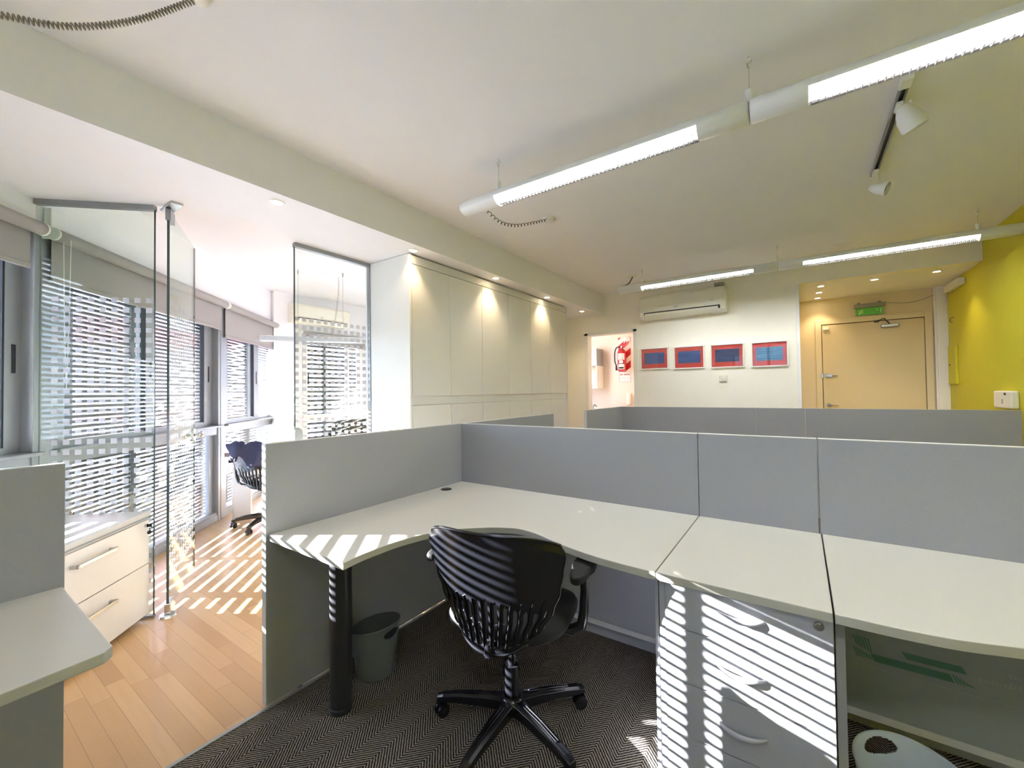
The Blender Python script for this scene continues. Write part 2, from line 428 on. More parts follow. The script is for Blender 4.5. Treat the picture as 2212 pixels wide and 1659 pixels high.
# far wall of the glass office (faces the camera side) with its window
XW = -5.93
b = MB(); b.box(XW - 0.15, XW, 2.86, 4.5, 2.16, ZC + 0.05); b.box(XW - 0.15, XW, 2.86, 3.26, 0, 2.16); b.box(XW - 0.15, XW, 4.26, 4.5, 0, 2.16)
struct(b.build('wall_office_end', 'wall'))
struct(MB().box(-6.1, -3.11, 4.38, 4.5, 0, ZC + 0.05).build('wall_office_back', 'wall'))
struct(MB().box(-3.20, -3.135, 2.345, YB, 0, ZC + 0.05).build('wall_closet_back', 'wall'))
b = MB()
for i, (s0, s1, o1) in enumerate(((6.80, 6.90, -2.235), (6.90, 7.02, -2.26), (6.87, 6.89, -2.21))): wbox(b, s0, s1, -2.42, o1, 0, 2.27)
struct(b.build('trim_5', 'wall', bevel=0.003))
# light skirting along the window wall
b = MB(); wbox(b, 2.9, 6.8, -2.33, -2.28, 0, 0.06); struct(b.build('baseboard_window', 'alu', bevel=0.004))

# ------------------------------------------------------------ windows with outside slatted shutters
def make_window(n, s0, s1, sm0, sm1, posts, rightstile=0.11, hh=0.0095):
    c = W((s0 + s1) / 2, -2.33, 0)
    r = sroot('window_%d' % n, c)
    f = MB()
    wbox(f, s0 - 0.03, s0 + 0.035, -2.40, -2.275, 0, 2.27); wbox(f, s1 - 0.035, s1 + 0.03, -2.40, -2.275, 0, 2.27)
    wbox(f, s0, s1, -2.40, -2.285, 0.895, 0.985); wbox(f, s0, s1, -2.40, -2.235, 0.972, 0.992)
    wbox(f, s0, s1, -2.40, -2.29, 0.02, 0.085); wbox(f, s0, s1, -2.40, -2.29, 2.20, 2.27)
    f.build('window_frame', 'alu', r, bevel=0.004)
    a = MB()     # inner sash (near), outer sash (far)
    for (u0, u1, o0, o1, lw, rw) in ((s0 + 0.035, sm1, -2.325, -2.295, 0.07, sm1 - sm0), (sm0, s1 - 0.035, -2.365, -2.335, 0.05, rightstile)):
        a2 = MB()
        wbox(a2, u0, u0 + lw, o0, o1, 0.985, 2.2); wbox(a2, u1 - rw, u1, o0, o1, 0.985, 2.2)
        wbox(a2, u0, u1, o0, o1, 0.985, 1.035); wbox(a2, u0, u1, o0, o1, 2.15, 2.2)
        sh = a2.build('sash', 'alu', r, bevel=0.003)
        gk = MB(); wbox(gk, u1 - rw - 0.012, u1 - rw, o0 - 0.002, o1 + 0.002, 1.03, 2.15); gk.build('gasket', 'rubber', sh)
        hd = MB(); su = (u1 - rw * 0.5) if o0 > -2.33 else (u1 - rw * 0.45)
        wbox(hd, su - 0.011, su + 0.011, o1, o1 + 0.004, 1.44, 1.60); hd.build('handle', 'rubber', sh, bevel=0.005)
        gp = MB(); wbox(gp, u0 + lw - 0.005, u1 - rw + 0.005, (o0 + o1) / 2 - 0.002, (o0 + o1) / 2 + 0.002, 1.03, 2.16); gp.build('pane', 'glass', sh)
    lp = MB(); wbox(lp, s0 + 0.03, s1 - 0.03, -2.345, -2.341, 0.08, 0.90); lp.build('pane', 'glass', r)
    lf = MB(); wbox(lf, s1 - 0.12, s1 - 0.05, -2.36, -2.32, 0.08, 0.90); wbox(lf, s0 + 0.03, s0 + 0.06, -2.36, -2.32, 0.08, 0.90); lf.build('window_frame', 'alu', r, bevel=0.003)
    sl = MB(); z = 0.03
    while z < 2.33:
        k = N2 * 0.006 + Vector((0, 0, 0.0025)); h = Vector((0, 0, hh)) - N2 * 0.003
        sl.frame(W((s0 + s1) / 2, -2.455, z), D2 * ((s1 - s0) / 2 + 0.03), k, h); z += 0.0345
    so = sl.build('shutter_slats', 'slat', r)
    pm = MB()
    for p, w in posts: wbox(pm, p - w / 2, p + w / 2, -2.49, -2.44, 0.0, 2.35)
    pm.build('shutter_post', 'guide', r)
    return r
make_window(1, 0.95, 2.84, 1.25, 1.33, ((0.97, 0.05), (1.30, 0.05), (1.852, 0.03)), rightstile=0.095, hh=0.0072)
make_window(2, 2.93, 4.86, 3.76, 3.87, ((3.25, 0.075), (3.86, 0.06), (4.86, 0.05)), rightstile=0.15)
make_window(3, 4.95, 6.77, 5.72, 5.86, ((5.35, 0.07), (5.93, 0.07), (6.77, 0.05)), rightstile=0.13)
m_ = MB(); wbox(m_, 2.84, 2.93, -2.42, -2.27, 0, 2.27); wbox(m_, 4.865, 4.945, -2.42, -2.27, 0, 2.27)
struct(m_.build('trim_6', 'alu', bevel=0.006))
# window in the end wall of the office (runs along Y)
r = sroot('window_4', (XW, 3.76, 0))
b = MB()
for y0, y1 in ((3.26, 3.33), (4.20, 4.26)): b.box(XW - 0.08, XW + 0.01, y0, y1, 0, 2.16)
b.box(XW - 0.08, XW + 0.02, 3.26, 4.26, 0.90, 1.0); b.box(XW - 0.08, XW, 3.26, 4.26, 0, 0.08); b.box(XW - 0.08, XW, 3.26, 4.26, 2.1, 2.16)
b.box(XW - 0.06, XW - 0.02, 3.98, 4.04, 1.0, 2.1)
b.build('window_frame', 'white', r, bevel=0.004)
MB().box(XW - 0.018, XW - 0.012, 3.345, 3.365, 1.44, 1.60).build('handle', 'rubber', r)
MB().box(XW - 0.042, XW - 0.038, 3.32, 4.22, 1.0, 2.1).build('pane', 'glass', r)
MB().box(XW - 0.042, XW - 0.038, 3.32, 4.22, 0.08, 0.9).build('pane', 'glass', r)
b = MB(); z = 0.03
while z < 2.2:
    b.frame((XW - 0.14, 3.76, z), (0.008, 0, 0.0025), (0, 0.52, 0), (-0.004, 0, 0.0165)); z += 0.069
b.build('shutter_slats', 'slat', r)
MB().box(XW - 0.17, XW - 0.12, 3.66, 3.70, 0, 2.2).build('shutter_post', 'guide', r)

# window in the wall behind the camera
r = sroot('window_5', (-0.2, -3.05, 0))
b = MB()
for x0, x1 in ((-1.72, -1.65), (-0.78, -0.70), (0.24, 0.32), (1.23, 1.30)): b.box(x0, x1, -3.09, -3.01, 0.85, 2.68)
b.box(-1.72, 1.30, -3.09, -3.01, 0.85, 0.91).box(-1.72, 1.30, -3.09, -3.01, 2.63, 2.68)
b.build('window_frame', 'alu', r, bevel=0.004)
MB().box(-1.68, 1.26, -3.052, -3.048, 0.88, 2.65).build('pane', 'glass', r)
b = MB(); z = 0.87
while z < 2.7:
    b.frame((-0.21, -3.2, z), (1.55, 0, 0), (0, 0.006, 0.0025), (0, -0.004, 0.0120)); z += 0.0345
b.build('shutter_slats', 'slat', r)
struct(MB().box(-4.5, 2.5, -7.5, -3.3, 3.0, 3.15).build('added_sun_canopy', 'facade'))  # unseen slab added to keep sun out of the rear window
fb = thing('building', (-1, -13, -4), 'unseen grey building added across the yard behind the camera to dim the daylight, reflected in the pictures', 'building')
MB().box(-14, 12, -14, -12, -4, 9).build('wall', 'facade_grey', fb)  # added out of view to weaken daylight through the rear window
# unseen slab added over the windows outside to cut off the higher sun
b = MB(); wbox(b, -1.0, 8.0, -3.95, -2.62, 2.31, 2.51); struct(b.build('added_sun_canopy', 'facade'))
# ------------------------------------------------------------ street outside
struct(MB().box(-60, -9, -40, 40, -4.2, -4.0).build('ground_street', 'asphalt'))
b = MB(); b.box(-17, -15, 1.2, 16, -4, 7.5)
fb = thing('building', (-16, 8, -4), 'pale building with red balcony bands across the street, seen through the shutter slats', 'building')
b.build('wall', 'facade', fb)
for z0, z1, y0, y1 in ((2.75, 3.35, 1.3, 7.0), (4.3, 4.5, 2.0, 8), (0.7, 0.85, 2, 7)):
    MB().box(-15.0, -14.6, y0, y1, z0, z1).build('balcony_band', 'facade_red', fb)

# ============================================================ GLASS OFFICE FRONT
gp1 = W(2.815, 0, 0)
u1s = Vector((0.714, 0.70, 0))
M['glass_fix1'] = glass('patterned_glass_diagonal', (0.90, 0.94, 0.91, 1), ((0.714, 0.70), -2.1790 + 0.0147 - 0.0147, 0.0598, 1.8720, 0.0592, -2.20, -1.675, 0.20, 1.9), refl=0.55)
M['glass_fix2'] = glass('patterned_glass_closet_side', (0.92, 0.95, 0.93, 1), ((0.0, 1.0), 1.665, 0.0592, 1.8720, 0.0592, 1.65, 2.31, 0.20, 1.9))
ddir = Vector((-0.886, 0.463, 0)).normalized()
pv = Vector((-3.11, 0.89, 0))
M['glass_door'] = glass('patterned_glass_door', (0.90, 0.945, 0.92, 1), ((ddir.x, ddir.y), pv.x * ddir.x + pv.y * ddir.y + 0.02, 0.0592, 1.8720, 0.0592, pv.dot(ddir) + 0.01, pv.dot(ddir) + 0.74, 0.20, 1.9), refl=0.6)
g = thing('glass_partition', W(2.815, -1.97, 0), 'fixed clear glass panel with frosted squares, set at an angle beside the white filing cabinet', 'glass partition', 'glass office front')
b = MB(); wbox(b, 2.812, 2.818, -2.275, -1.672, 0.012, 2.42); b.build('pane', 'glass_fix1', g)
b = MB(); wbox(b, 2.8115, 2.8185, -1.674, -1.668, 0.012, 2.42); b.build('pane_edge', 'glass_edge', g)
b = MB(); wbox(b, 2.80, 2.83, -2.28, -1.668, 2.413, 2.445); b.build('top_rail', 'alu', g, bevel=0.002)
b = MB(); wbox(b, 2.805, 2.825, -2.28, -1.668, 0.0, 0.014); b.build('bottom_rail', 'alu', g)
g = thing('glass_partition', (-3.11, 2.0, 0), 'fixed glass panel with frosted squares between the office doorway and the white closet', 'glass partition', 'glass office front')
MB().box(-3.113, -3.107, 1.652, 2.31, 0.012, 2.42).build('pane', 'glass_fix2', g)
MB().box(-3.1145, -3.1055, 1.646, 1.653, 0.012, 2.42).build('pane_edge', 'glass_edge', g)
MB().box(-3.13, -3.09, 1.646, 2.345, 2.413, 2.445).build('top_rail', 'alu', g, bevel=0.002)
MB().box(-3.13, -3.09, 2.305, 2.345, 0, 2.42).build('side_rail', 'alu', g, bevel=0.003)
MB().box(-3.13, -3.09, 1.646, 2.31, 0, 0.014).build('bottom_rail', 'alu', g)
b = MB()
pts = [(1.642, 1.05), (1.642, 0.93)] + [(1.665 + 0.045 * math.cos(a), 0.99 + 0.062 * math.sin(a)) for a in [R(-90 + i * 18) for i in range(11)]]
n = len(pts); vs = [(-3.122, y, z) for y, z in pts] + [(-3.098, y, z) for y, z in pts]
b.add(vs, [tuple(range(n)), tuple(range(n, 2 * n))] + [(i, (i + 1) % n, n + (i + 1) % n, n + i) for i in range(n)])
b.build('lock_keeper', 'steel', g, bevel=0.003)
# open glass door
g = thing('glass_door', pv, 'frameless glass door standing open into the office, with round metal handle', 'door')
def dframe(mb, a0, a1, t, z0, z1):
    nrm = Vector((-ddir.y, ddir.x, 0))
    return mb.frame(pv + ddir * ((a0 + a1) / 2) + Vector((0, 0, (z0 + z1) / 2)), ddir * ((a1 - a0) / 2), nrm * (t / 2), (0, 0, (z1 - z0) / 2))
dframe(MB(), 0.004, 0.752, 0.009, 0.02, 2.425).build('pane', 'glass_door', g)
dframe(MB(), -0.004, 0.004, 0.012, 0.02, 2.425).build('pane_edge', 'glass_edge', g)
dframe(MB(), 0.752, 0.757, 0.010, 0.02, 2.425).build('pane_edge', 'glass_edge', g)
dframe(MB(), -0.012, 0.09, 0.028, 2.36, 2.43).build('top_patch', 'alu', g, bevel=0.003)
dframe(MB(), -0.012, 0.09, 0.03, 0.012, 0.075).build('bottom_patch', 'steel', g, bevel=0.004)
MB().box(-3.19, -3.0, 0.87, 0.93, 2.432, 2.4445).build('pivot_plate', 'steel', g, bevel=0.002)
MB().lathe(pv + Vector((0, 0, 0.0)), [(0.0, 0.012), (0.04, 0.012), (0.045, 0.0)], n=20).build('floor_pivot', 'steel', g)
nr = Vector((-ddir.y, ddir.x, 0))
hp = pv + ddir * 0.70 + Vector((0, 0, 1.01))
lk = MB(); lk.frame(hp, ddir * 0.035, nr * 0.014, (0, 0, 0.045)); lo = lk.build('lock_case', 'steel', g, bevel=0.006)
kb = MB()
for sg in (-1, 1):
    kb.cyl(hp, hp + nr * sg * 0.05, 0.009); kb.lathe(hp + nr * sg * 0.05, [(0.0, -0.012), (0.02, -0.012), (0.026, 0.0), (0.022, 0.014), (0.0, 0.018)], axis=tuple(nr * sg), n=16)
kb.build('knob', 'chrome', lo, smooth=True)

# ------------------------------------------------------------ roller blinds
def roller(s0, s1, zb, label, chain=None, z=2.26, il=0.03, ir=0.03):
    t = thing('roller_blind', W((s0 + s1) / 2, -2.22, z), label, 'blind', 'roller blinds over the window wall')
    b = MB(); b.cyl(W(s0, -2.215, z), W(s1, -2.215, z), 0.036, n=24); b.build('roller', 'blind', t, smooth=True)
    for s in (s0, s1): MB().cyl(W(s - 0.006, -2.215, z), W(s + 0.006, -2.215, z), 0.037, n=20).build('end_cap', 'white', t, smooth=True)
    b = MB(); wbox(b, s0 + il, s1 - ir, -2.2505, -2.2485, zb + 0.02, z); b.build('fabric', 'blind', t)
    b = MB(); wbox(b, s0 + il, s1 - ir, -2.256, -2.243, zb, zb + 0.03); b.build('bottom_bar', 'blind', t, bevel=0.004)
    b = MB(); wbox(b, s0 - 0.005, s0 + 0.005, -2.28, -2.20, z - 0.03, z + 0.03); b.build('bracket', 'white', t)
    if chain:
        cs, z1 = chain; b = MB()
        for q in (-0.018, 0.02):
            b.tube([W(cs, -2.185 + q, z - 0.02), W(cs, -2.185 + q * 0.7, (z + z1) / 2), W(cs, -2.185, z1)], 0.0022, 5)
        b.build('pull_chain', 'white', t)
    return t
roller(0.97, 1.838, 1.79, 'unseen grey roller blind added to cut off sun, nearest the camera, at the near end of the window wall', ir=0.004)  # added out of frame to limit how high the sun enters
roller(1.854, 2.485, 1.60, 'unseen narrow grey roller blind added to block stray sun, lowest of the row, left of the picture edge', il=0.004, ir=-0.05)  # added out of frame to keep stray sun off the desk top
roller(2.496, 2.78, 2.025, 'short grey roller blind left of the angled glass panel', il=0.03)
roller(2.85, 4.855, 1.985, 'grey roller blind with bead chain, seen through the angled glass panel', (2.9, 1.35))
roller(4.885, 6.74, 1.92, 'grey roller blind farthest along the window wall')
t = thing('roller_blind', (XW + 0.06, 3.76, 2.2), 'rolled up grey blind under the office air conditioner', 'blind', 'roller blinds over the window wall')
MB().cyl((XW + 0.06, 3.22, 2.19), (XW + 0.06, 4.33, 2.19), 0.03, n=20).build('roller', 'blind', t, smooth=True)
MB().cyl((XW + 0.06, 3.205, 2.19), (XW + 0.06, 3.225, 2.19), 0.034, n=20).build('end_cap', 'white', t, smooth=True)
MB().box(XW + 0.028, XW + 0.032, 3.25, 4.3, 2.05, 2.19).build('fabric', 'blind', t)
MB().box(XW + 0.024, XW + 0.036, 3.25, 4.3, 2.035, 2.06).build('bottom_bar', 'blind', t)
# plastic cable box on the wall above the blinds
b = MB(); wbox(b, 2.86, 2.98, -2.278, -2.235, 2.28, 2.42)
tag(b.build('junction_box', 'wall', bevel=0.008), 'small white box on the wall above the blinds, behind the angled glass panel', 'box')

# ============================================================ CLOSET RUN
XCF = -2.59; y0c = 2.335; pitch = 0.4575
cl = thing('closet', (-2.85, 3.7, 0), 'tall cream built-in closet run with twelve flush doors under the downlights', 'closet')
b = MB(); b.box(-3.11, XCF - 0.022, y0c - 0.002, y0c + 6 * pitch + 0.02, 0.0, 2.425); b.build('body', 'closet', cl)
b = MB(); b.box(-3.105, XCF, y0c - 0.022, y0c - 0.002, 0.0, 2.44); b.build('side_panel', 'closet_side', cl, bevel=0.002)
b = MB(); b.box(XCF - 0.02, XCF, y0c + 6 * pitch + 0.004, y0c + 6 * pitch + 0.022, 0.0, 2.42); b.build('side_panel', 'closet', cl)
MB().box(XCF - 0.02, XCF, y0c + 0.002, y0c + 6 * pitch, 2.363, 2.432).build('top_filler', 'closet', cl, bevel=0.0015)
MB().box(XCF - 0.021, XCF - 0.012, y0c, y0c + 6 * pitch, 1.20, 1.275).build('recess_strip', 'closet', cl)
for i in range(6):
    ya = y0c + 0.003 + i * pitch
    MB().box(XCF - 0.02, XCF, ya, ya + pitch - 0.004, 1.274, 2.358).build('door', 'closet', cl, bevel=0.0015)
    MB().box(XCF - 0.02, XCF, ya, ya + pitch - 0.004, 0.09, 1.195).build('door', 'closet', cl, bevel=0.0015)

# ============================================================ WORKSTATIONS
def panel(name, x0, x1, y0, y1, z0, z1, label, group, ends=None):
    t = thing('partition_panel', ((x0 + x1) / 2, (y0 + y1) / 2, 0), label, 'partition', group)
    MB().box(x0, x1, y0, y1, z0, z1 - 0.0025).build('board', 'panel', t, bevel=0.0008)
    MB().box(x0, x1, y0, y1, z1 - 0.0025, z1).build('top_edge', 'panel_edge', t)
    if ends:
        for e in ends: MB().box(*e).build('end_edge', 'panel_edge', t)
    for fy in (0.12, 0.88):
        if x1 - x0 < y1 - y0: MB().cyl(((x0 + x1) / 2, y0 + (y1 - y0) * fy, 0.001), ((x0 + x1) / 2, y0 + (y1 - y0) * fy, z0 + 0.002), 0.012, n=10).build('foot', 'charcoal', t)
        else: MB().cyl((x0 + (x1 - x0) * fy, (y0 + y1) / 2, 0.001), (x0 + (x1 - x0) * fy, (y0 + y1) / 2, z0 + 0.002), 0.012, n=10).build('foot', 'charcoal', t)
    return t
PT = 1.095; YP = 2.084
G1 = 'grey partition panels of the nearest workstation'
panel('p', -1.876, -1.846, 0.858, YP - 0.001, 0.012, PT, 'grey partition panel running back from its pale near edge beside the wooden floor', G1, [(-1.8765, -1.8455, 0.855, 0.858, 0.012, PT)])
panel('p', -1.876, -1.846, YP + 0.032, 3.345, 0.012, PT, 'grey partition panel behind the corner of the nearest workstation, in front of the closet', G1)
panel('p', -1.876, -0.3945, YP, YP + 0.03, 0.012, PT, 'wide grey partition panel behind the curved corner desk', G1)
panel('p', -0.3915, 0.0525, YP, YP + 0.03, 0.012, PT, 'narrow grey partition panel behind the desk over the drawers', G1)
panel('p', 0.0575, 1.48, YP, YP + 0.03, 0.012, PT, 'grey partition panel at the right edge, faintly streaked with light', G1)
G2 = 'grey partition panels of the far workstation'
panel('p', -1.876, -1.846, 4.06, 5.12, 0.012, PT, 'short end panel of the far workstation, below the kitchenette doorway', G2, [(-1.8765, -1.8455, 4.057, 4.06, 0.012, PT)])
panel('p', -1.876, -0.3925, 5.122, 5.152, 0.012, PT, 'far grey partition panel under the four red and blue pictures', G2)
panel('p', -0.3895, 0.0435, 5.122, 5.152, 0.012, PT, 'narrow far partition panel left of the entrance recess', G2)
panel('p', 0.0465, 1.48, 5.122, 5.152, 0.012, PT, 'far grey partition panel below the entrance door and lime wall', G2)
G3 = 'grey partition at the left edge'
panel('p', -1.925, -1.897, -1.4, 0.285, 0.012, PT, 'grey partition panel at the left edge, behind the near desk end', G3)

ZT = 0.715
def desk_top(pts, name, parent):
    o = MB().prism(pts, ZT - 0.026, ZT).build(name, 'desk', parent, bevel=0.0025)
    o.data.materials.append(M['desk_edge'])
    for p in o.data.polygons:
        if abs(p.normal.z) < 0.5: p.material_index = 1
    return o
def spline(pts, k=6):
    out = []
    n = len(pts)
    for i in range(n - 1):
        p0 = Vector(pts[max(i - 1, 0)]); p1 = Vector(pts[i]); p2 = Vector(pts[i + 1]); p3 = Vector(pts[min(i + 2, n - 1)])
        for j in range(k):
            t = j / k
            q = 0.5 * ((2 * p1) + (-p0 + p2) * t + (2 * p0 - 5 * p1 + 4 * p2 - p3) * t * t + (-p0 + 3 * p1 - 3 * p2 + p3) * t ** 3)
            out.append((q.x, q.y))
    out.append(tuple(pts[-1])); return out
fr = spline([(-1.312, 0.862), (-1.324, 0.96), (-1.322, 1.09), (-1.300, 1.20), (-1.262, 1.29), (-1.216, 1.350), (-1.158, 1.404), (-1.091, 1.452), (-1.005, 1.487), (-0.906, 1.476), (-0.777, 1.428), (-0.648, 1.393), (-0.543, 1.377), (-0.450, 1.370), (-0.3955, 1.3695)])
t = thing('desk', (-1.2, 1.7, 0), 'pale grey corner desk top with a wavy front edge, on a thick black round leg', 'desk', 'desks of the nearest workstation')
desk_top([(-1.8455, 2.0835), (-1.8455, 0.866)] + fr + [(-0.3955, 2.0835)], 'top', t)
b = MB(); b.cyl((-1.585, 1.03, 0.02), (-1.585, 1.03, ZT - 0.027), 0.044, n=32); b.lathe((-1.585, 1.03, 0.001), [(0.0, 0), (0.046, 0), (0.047, 0.02), (0.044, 0.022)], n=32)
b.build('leg', 'charcoal', t, smooth=True)
MB().lathe((-1.772, 1.859, ZT), [(0, 0.0035), (0.03, 0.0035), (0.034, 0.0)], n=28).build('cable_grommet', 'black', t, smooth=True)
b = MB(); b.box(-1.84, -0.42, 2.02, 2.045, 0.125, ZT - 0.027); mp = b.build('modesty_panel', 'panel', t, bevel=0.001)
MB().box(-1.84, -0.42, 2.018, 2.047, 0.10, 0.125).build('bottom_channel', 'panel_edge', mp)
t = thing('desk', (-0.17, 1.7, 0), 'straight pale grey desk top over the grey drawer unit', 'desk', 'desks of the nearest workstation')
desk_top([(-0.3925, 2.0835), (-0.3925, 1.3695), (0.0595, 1.3655), (0.0595, 2.0835)], 'top', t)
MB().box(0.0665, 0.088, 1.445, 2.08, 0.002, ZT - 0.027).build('leg_panel', 'panel', t, bevel=0.001)
MB().box(-0.4055, -0.394, 1.40, 2.0, 0.002, ZT - 0.027).build('leg_panel', 'panel', t, bevel=0.001)
t = thing('desk', (0.7, 1.7, 0), 'pale grey desk top bulging toward the right edge, over the printed panel', 'desk', 'desks of the nearest workstation')
fr2 = spline([(0.0635, 1.3655), (0.159, 1.366), (0.231, 1.371), (0.300, 1.382), (0.401, 1.414), (0.55, 1.46), (0.72, 1.49), (0.95, 1.44), (1.12, 1.28), (1.18, 1.1), (1.2, 0.9), (1.45, 0.88)])
desk_top([(0.0635, 2.0835)] + fr2 + [(1.45, 2.0835)], 'top', t)
b = MB(); b.box(0.092, 1.42, 1.96, 1.985, 0.14, ZT - 0.10); mp = b.build('modesty_panel', 'print_panel', t, bevel=0.001)
MB().box(0.092, 1.42, 1.957, 1.988, 0.115, 0.14).build('bottom_channel', 'panel_edge', mp)
# green print on that panel
def strip(mb, x0, x1, z0, z1, slant=0.0, y=1.9585):
    mb.add([(x0, y, z0), (x1, y, z0), (x1 - slant, y, z1), (x0 - slant, y, z1)], [(0, 1, 2, 3)])
b = MB()
strip(b, 0.20, 0.40, 0.325, 0.350, 0.012); strip(b, 0.285, 0.43, 0.362, 0.384, 0.014)
for i in range(6):
    strip(b, 0.150 + i * 0.008, 0.154 + i * 0.008, 0.372 - i * 0.004, 0.402, 0.01)
    strip(b, 0.152 + i * 0.008, 0.156 + i * 0.008, 0.330, 0.362 - i * 0.003, 0.012)
    strip(b, 0.405 + i * 0.008, 0.409 + i * 0.008, 0.325, 0.352 - i * 0.004, 0.012)
b.build('green_print', 'print_green', mp)
b = MB()
strip(b, 0.10, 0.6, 0.3, 0.302); strip(b, 0.10, 0.145, 0.41, 0.412)
for i in range(9): strip(b, 0.455 + i * 0.009, 0.460 + i * 0.009, 0.352, 0.364 - (i % 3) * 0.003)
for i in range(5): strip(b, 0.104 + i * 0.009, 0.109 + i * 0.009, 0.372, 0.388 - (i % 2) * 0.004)
for i in range(12): strip(b, 0.52 + i * 0.010, 0.526 + i * 0.010, 0.385, 0.40 - (i % 3) * 0.003); strip(b, 0.52 + i * 0.010, 0.526 + i * 0.010, 0.355, 0.37 - (i % 2) * 0.004)
b.build('grey_print', 'kit_cab', mp)

# drawer unit
t = thing('drawer_unit', (-0.16, 1.7, 0), 'grey four-drawer unit with bow handles and a lock, striped by sunlight', 'drawer unit')
MB().box(-0.388, 0.0, 1.405, 1.98, 0.03, 0.684).box(0.0, 0.062, 1.405, 1.98, 0.03, 0.684).build('body', 'panel', t, bevel=0.001)
MB().box(-0.38, 0.055, 1.43, 1.95, 0.001, 0.03).build('plinth', 'charcoal', t)
MB().box(-0.3885, -0.371, 1.391, 1.405, 0.03, 0.684).build('side_edge', 'panel', t, bevel=0.001)
for i, (za, zb) in enumerate(((0.549, 0.682), (0.384, 0.546), (0.220, 0.381), (0.035, 0.217))):
    d = MB().box(-0.3695, 0.0605, 1.387, 1.405, za, zb).build('drawer', 'panel', t, bevel=0.0015)
    zc = zb - 0.048 if i == 0 else (zb - 0.075)
    pts = [(-0.218 + 0.122 * k / 12, 1.387 - 0.026 * math.sin(math.pi * k / 12) ** 0.8, zc - 0.004 * math.sin(math.pi * k / 12)) for k in range(13)]
    h = MB().tube(pts, [0.0035 + 0.0045 * math.sin(math.pi * k / 12) for k in range(13)], 10); h.build('handle', 'panel', d, smooth=True)
    if i == 0: MB().lathe((0.029, 1.387, zb - 0.018), [(0, 0.006), (0.0075, 0.006), (0.008, 0.004), (0.012, 0.004), (0.0125, 0)], axis=(0, -1, 0), n=24).build('lock', 'steel', d, smooth=True)

# near-left desk
t = thing('desk', (-1.6, -0.3, 0), 'pale grey desk end with a thick edge at the lower left corner', 'desk', 'desks of the nearest workstation')
desk_top([(-1.896, 0.281), (-1.896, -1.35), (-0.9, -1.35)] + spline([(-0.95, -1.0), (-1.1, -0.75), (-1.25, -0.5), (-1.31, -0.2), (-1.315, 0.1), (-1.325, 0.262)], 5) + [(-1.345, 0.281)], 'top', t)
MB().cyl((-1.60, -0.4, 0.002), (-1.60, -0.4, ZT - 0.027), 0.044, n=28).build('leg', 'charcoal', t, smooth=True)

# ============================================================ WASTE BINS
def bin_(name, c, r0, r1, h, tilt, m, label, hole_deg, hs=(0.5, 0.16), cat='waste bin'):
    nu, nv = 260, 70
    def f(u, v, rr0=r0, rr1=r1):
        a = 2 * math.pi * u; r = r0 + (r1 - r0) * v
        zt = h + tilt * math.cos(a - R(hole_deg))
        return Vector((c[0] + r * math.cos(a), c[1] + r * math.sin(a), 0.004 + zt * v))
    def skip(i, j):
        a = 2 * math.pi * (i + 0.5) / nu; da = (a - R(hole_deg) + math.pi) % (2 * math.pi) - math.pi
        v = (j + 0.5) / nv
        return (da / hs[0]) ** 2 + ((v - 0.84) / (hs[1] / 2)) ** 2 < 1
    b = MB(); b.grid(f, nu, nv, skip)
    b.lathe((c[0], c[1], 0.004), [(0.0, 0.002), (r0 * 0.999, 0.0)], n=48)
    o = b.build(name, m, None, smooth=True, solid=0.003)
    rim = [(c[0] + r1 * math.cos(a), c[1] + r1 * math.sin(a), 0.004 + h + tilt * math.cos(a - R(hole_deg))) for a in [2 * math.pi * k / 64 for k in range(64)]]
    b2 = MB(); b2.tube(rim, 0.0035, 6, closed=True); rm = b2.build('rim', m, None, smooth=True); rm.parent = o
    return tag(o, label, cat)
bin_('waste_bin', (-1.665, 1.262), 0.086, 0.110, 0.215, 0.022, 'bin', 'dark grey waste bin with a handle slot, under the corner desk behind the black leg', 5, (0.42, 0.17))
bin_('waste_bin', (0.245, 1.59), 0.10, 0.136, 0.215, 0.02, 'bin_sunlit', 'grey waste bin with a handle hole, its plastic coloured as sunlit, under the desk right of the drawers', 122, (0.38, 0.2))

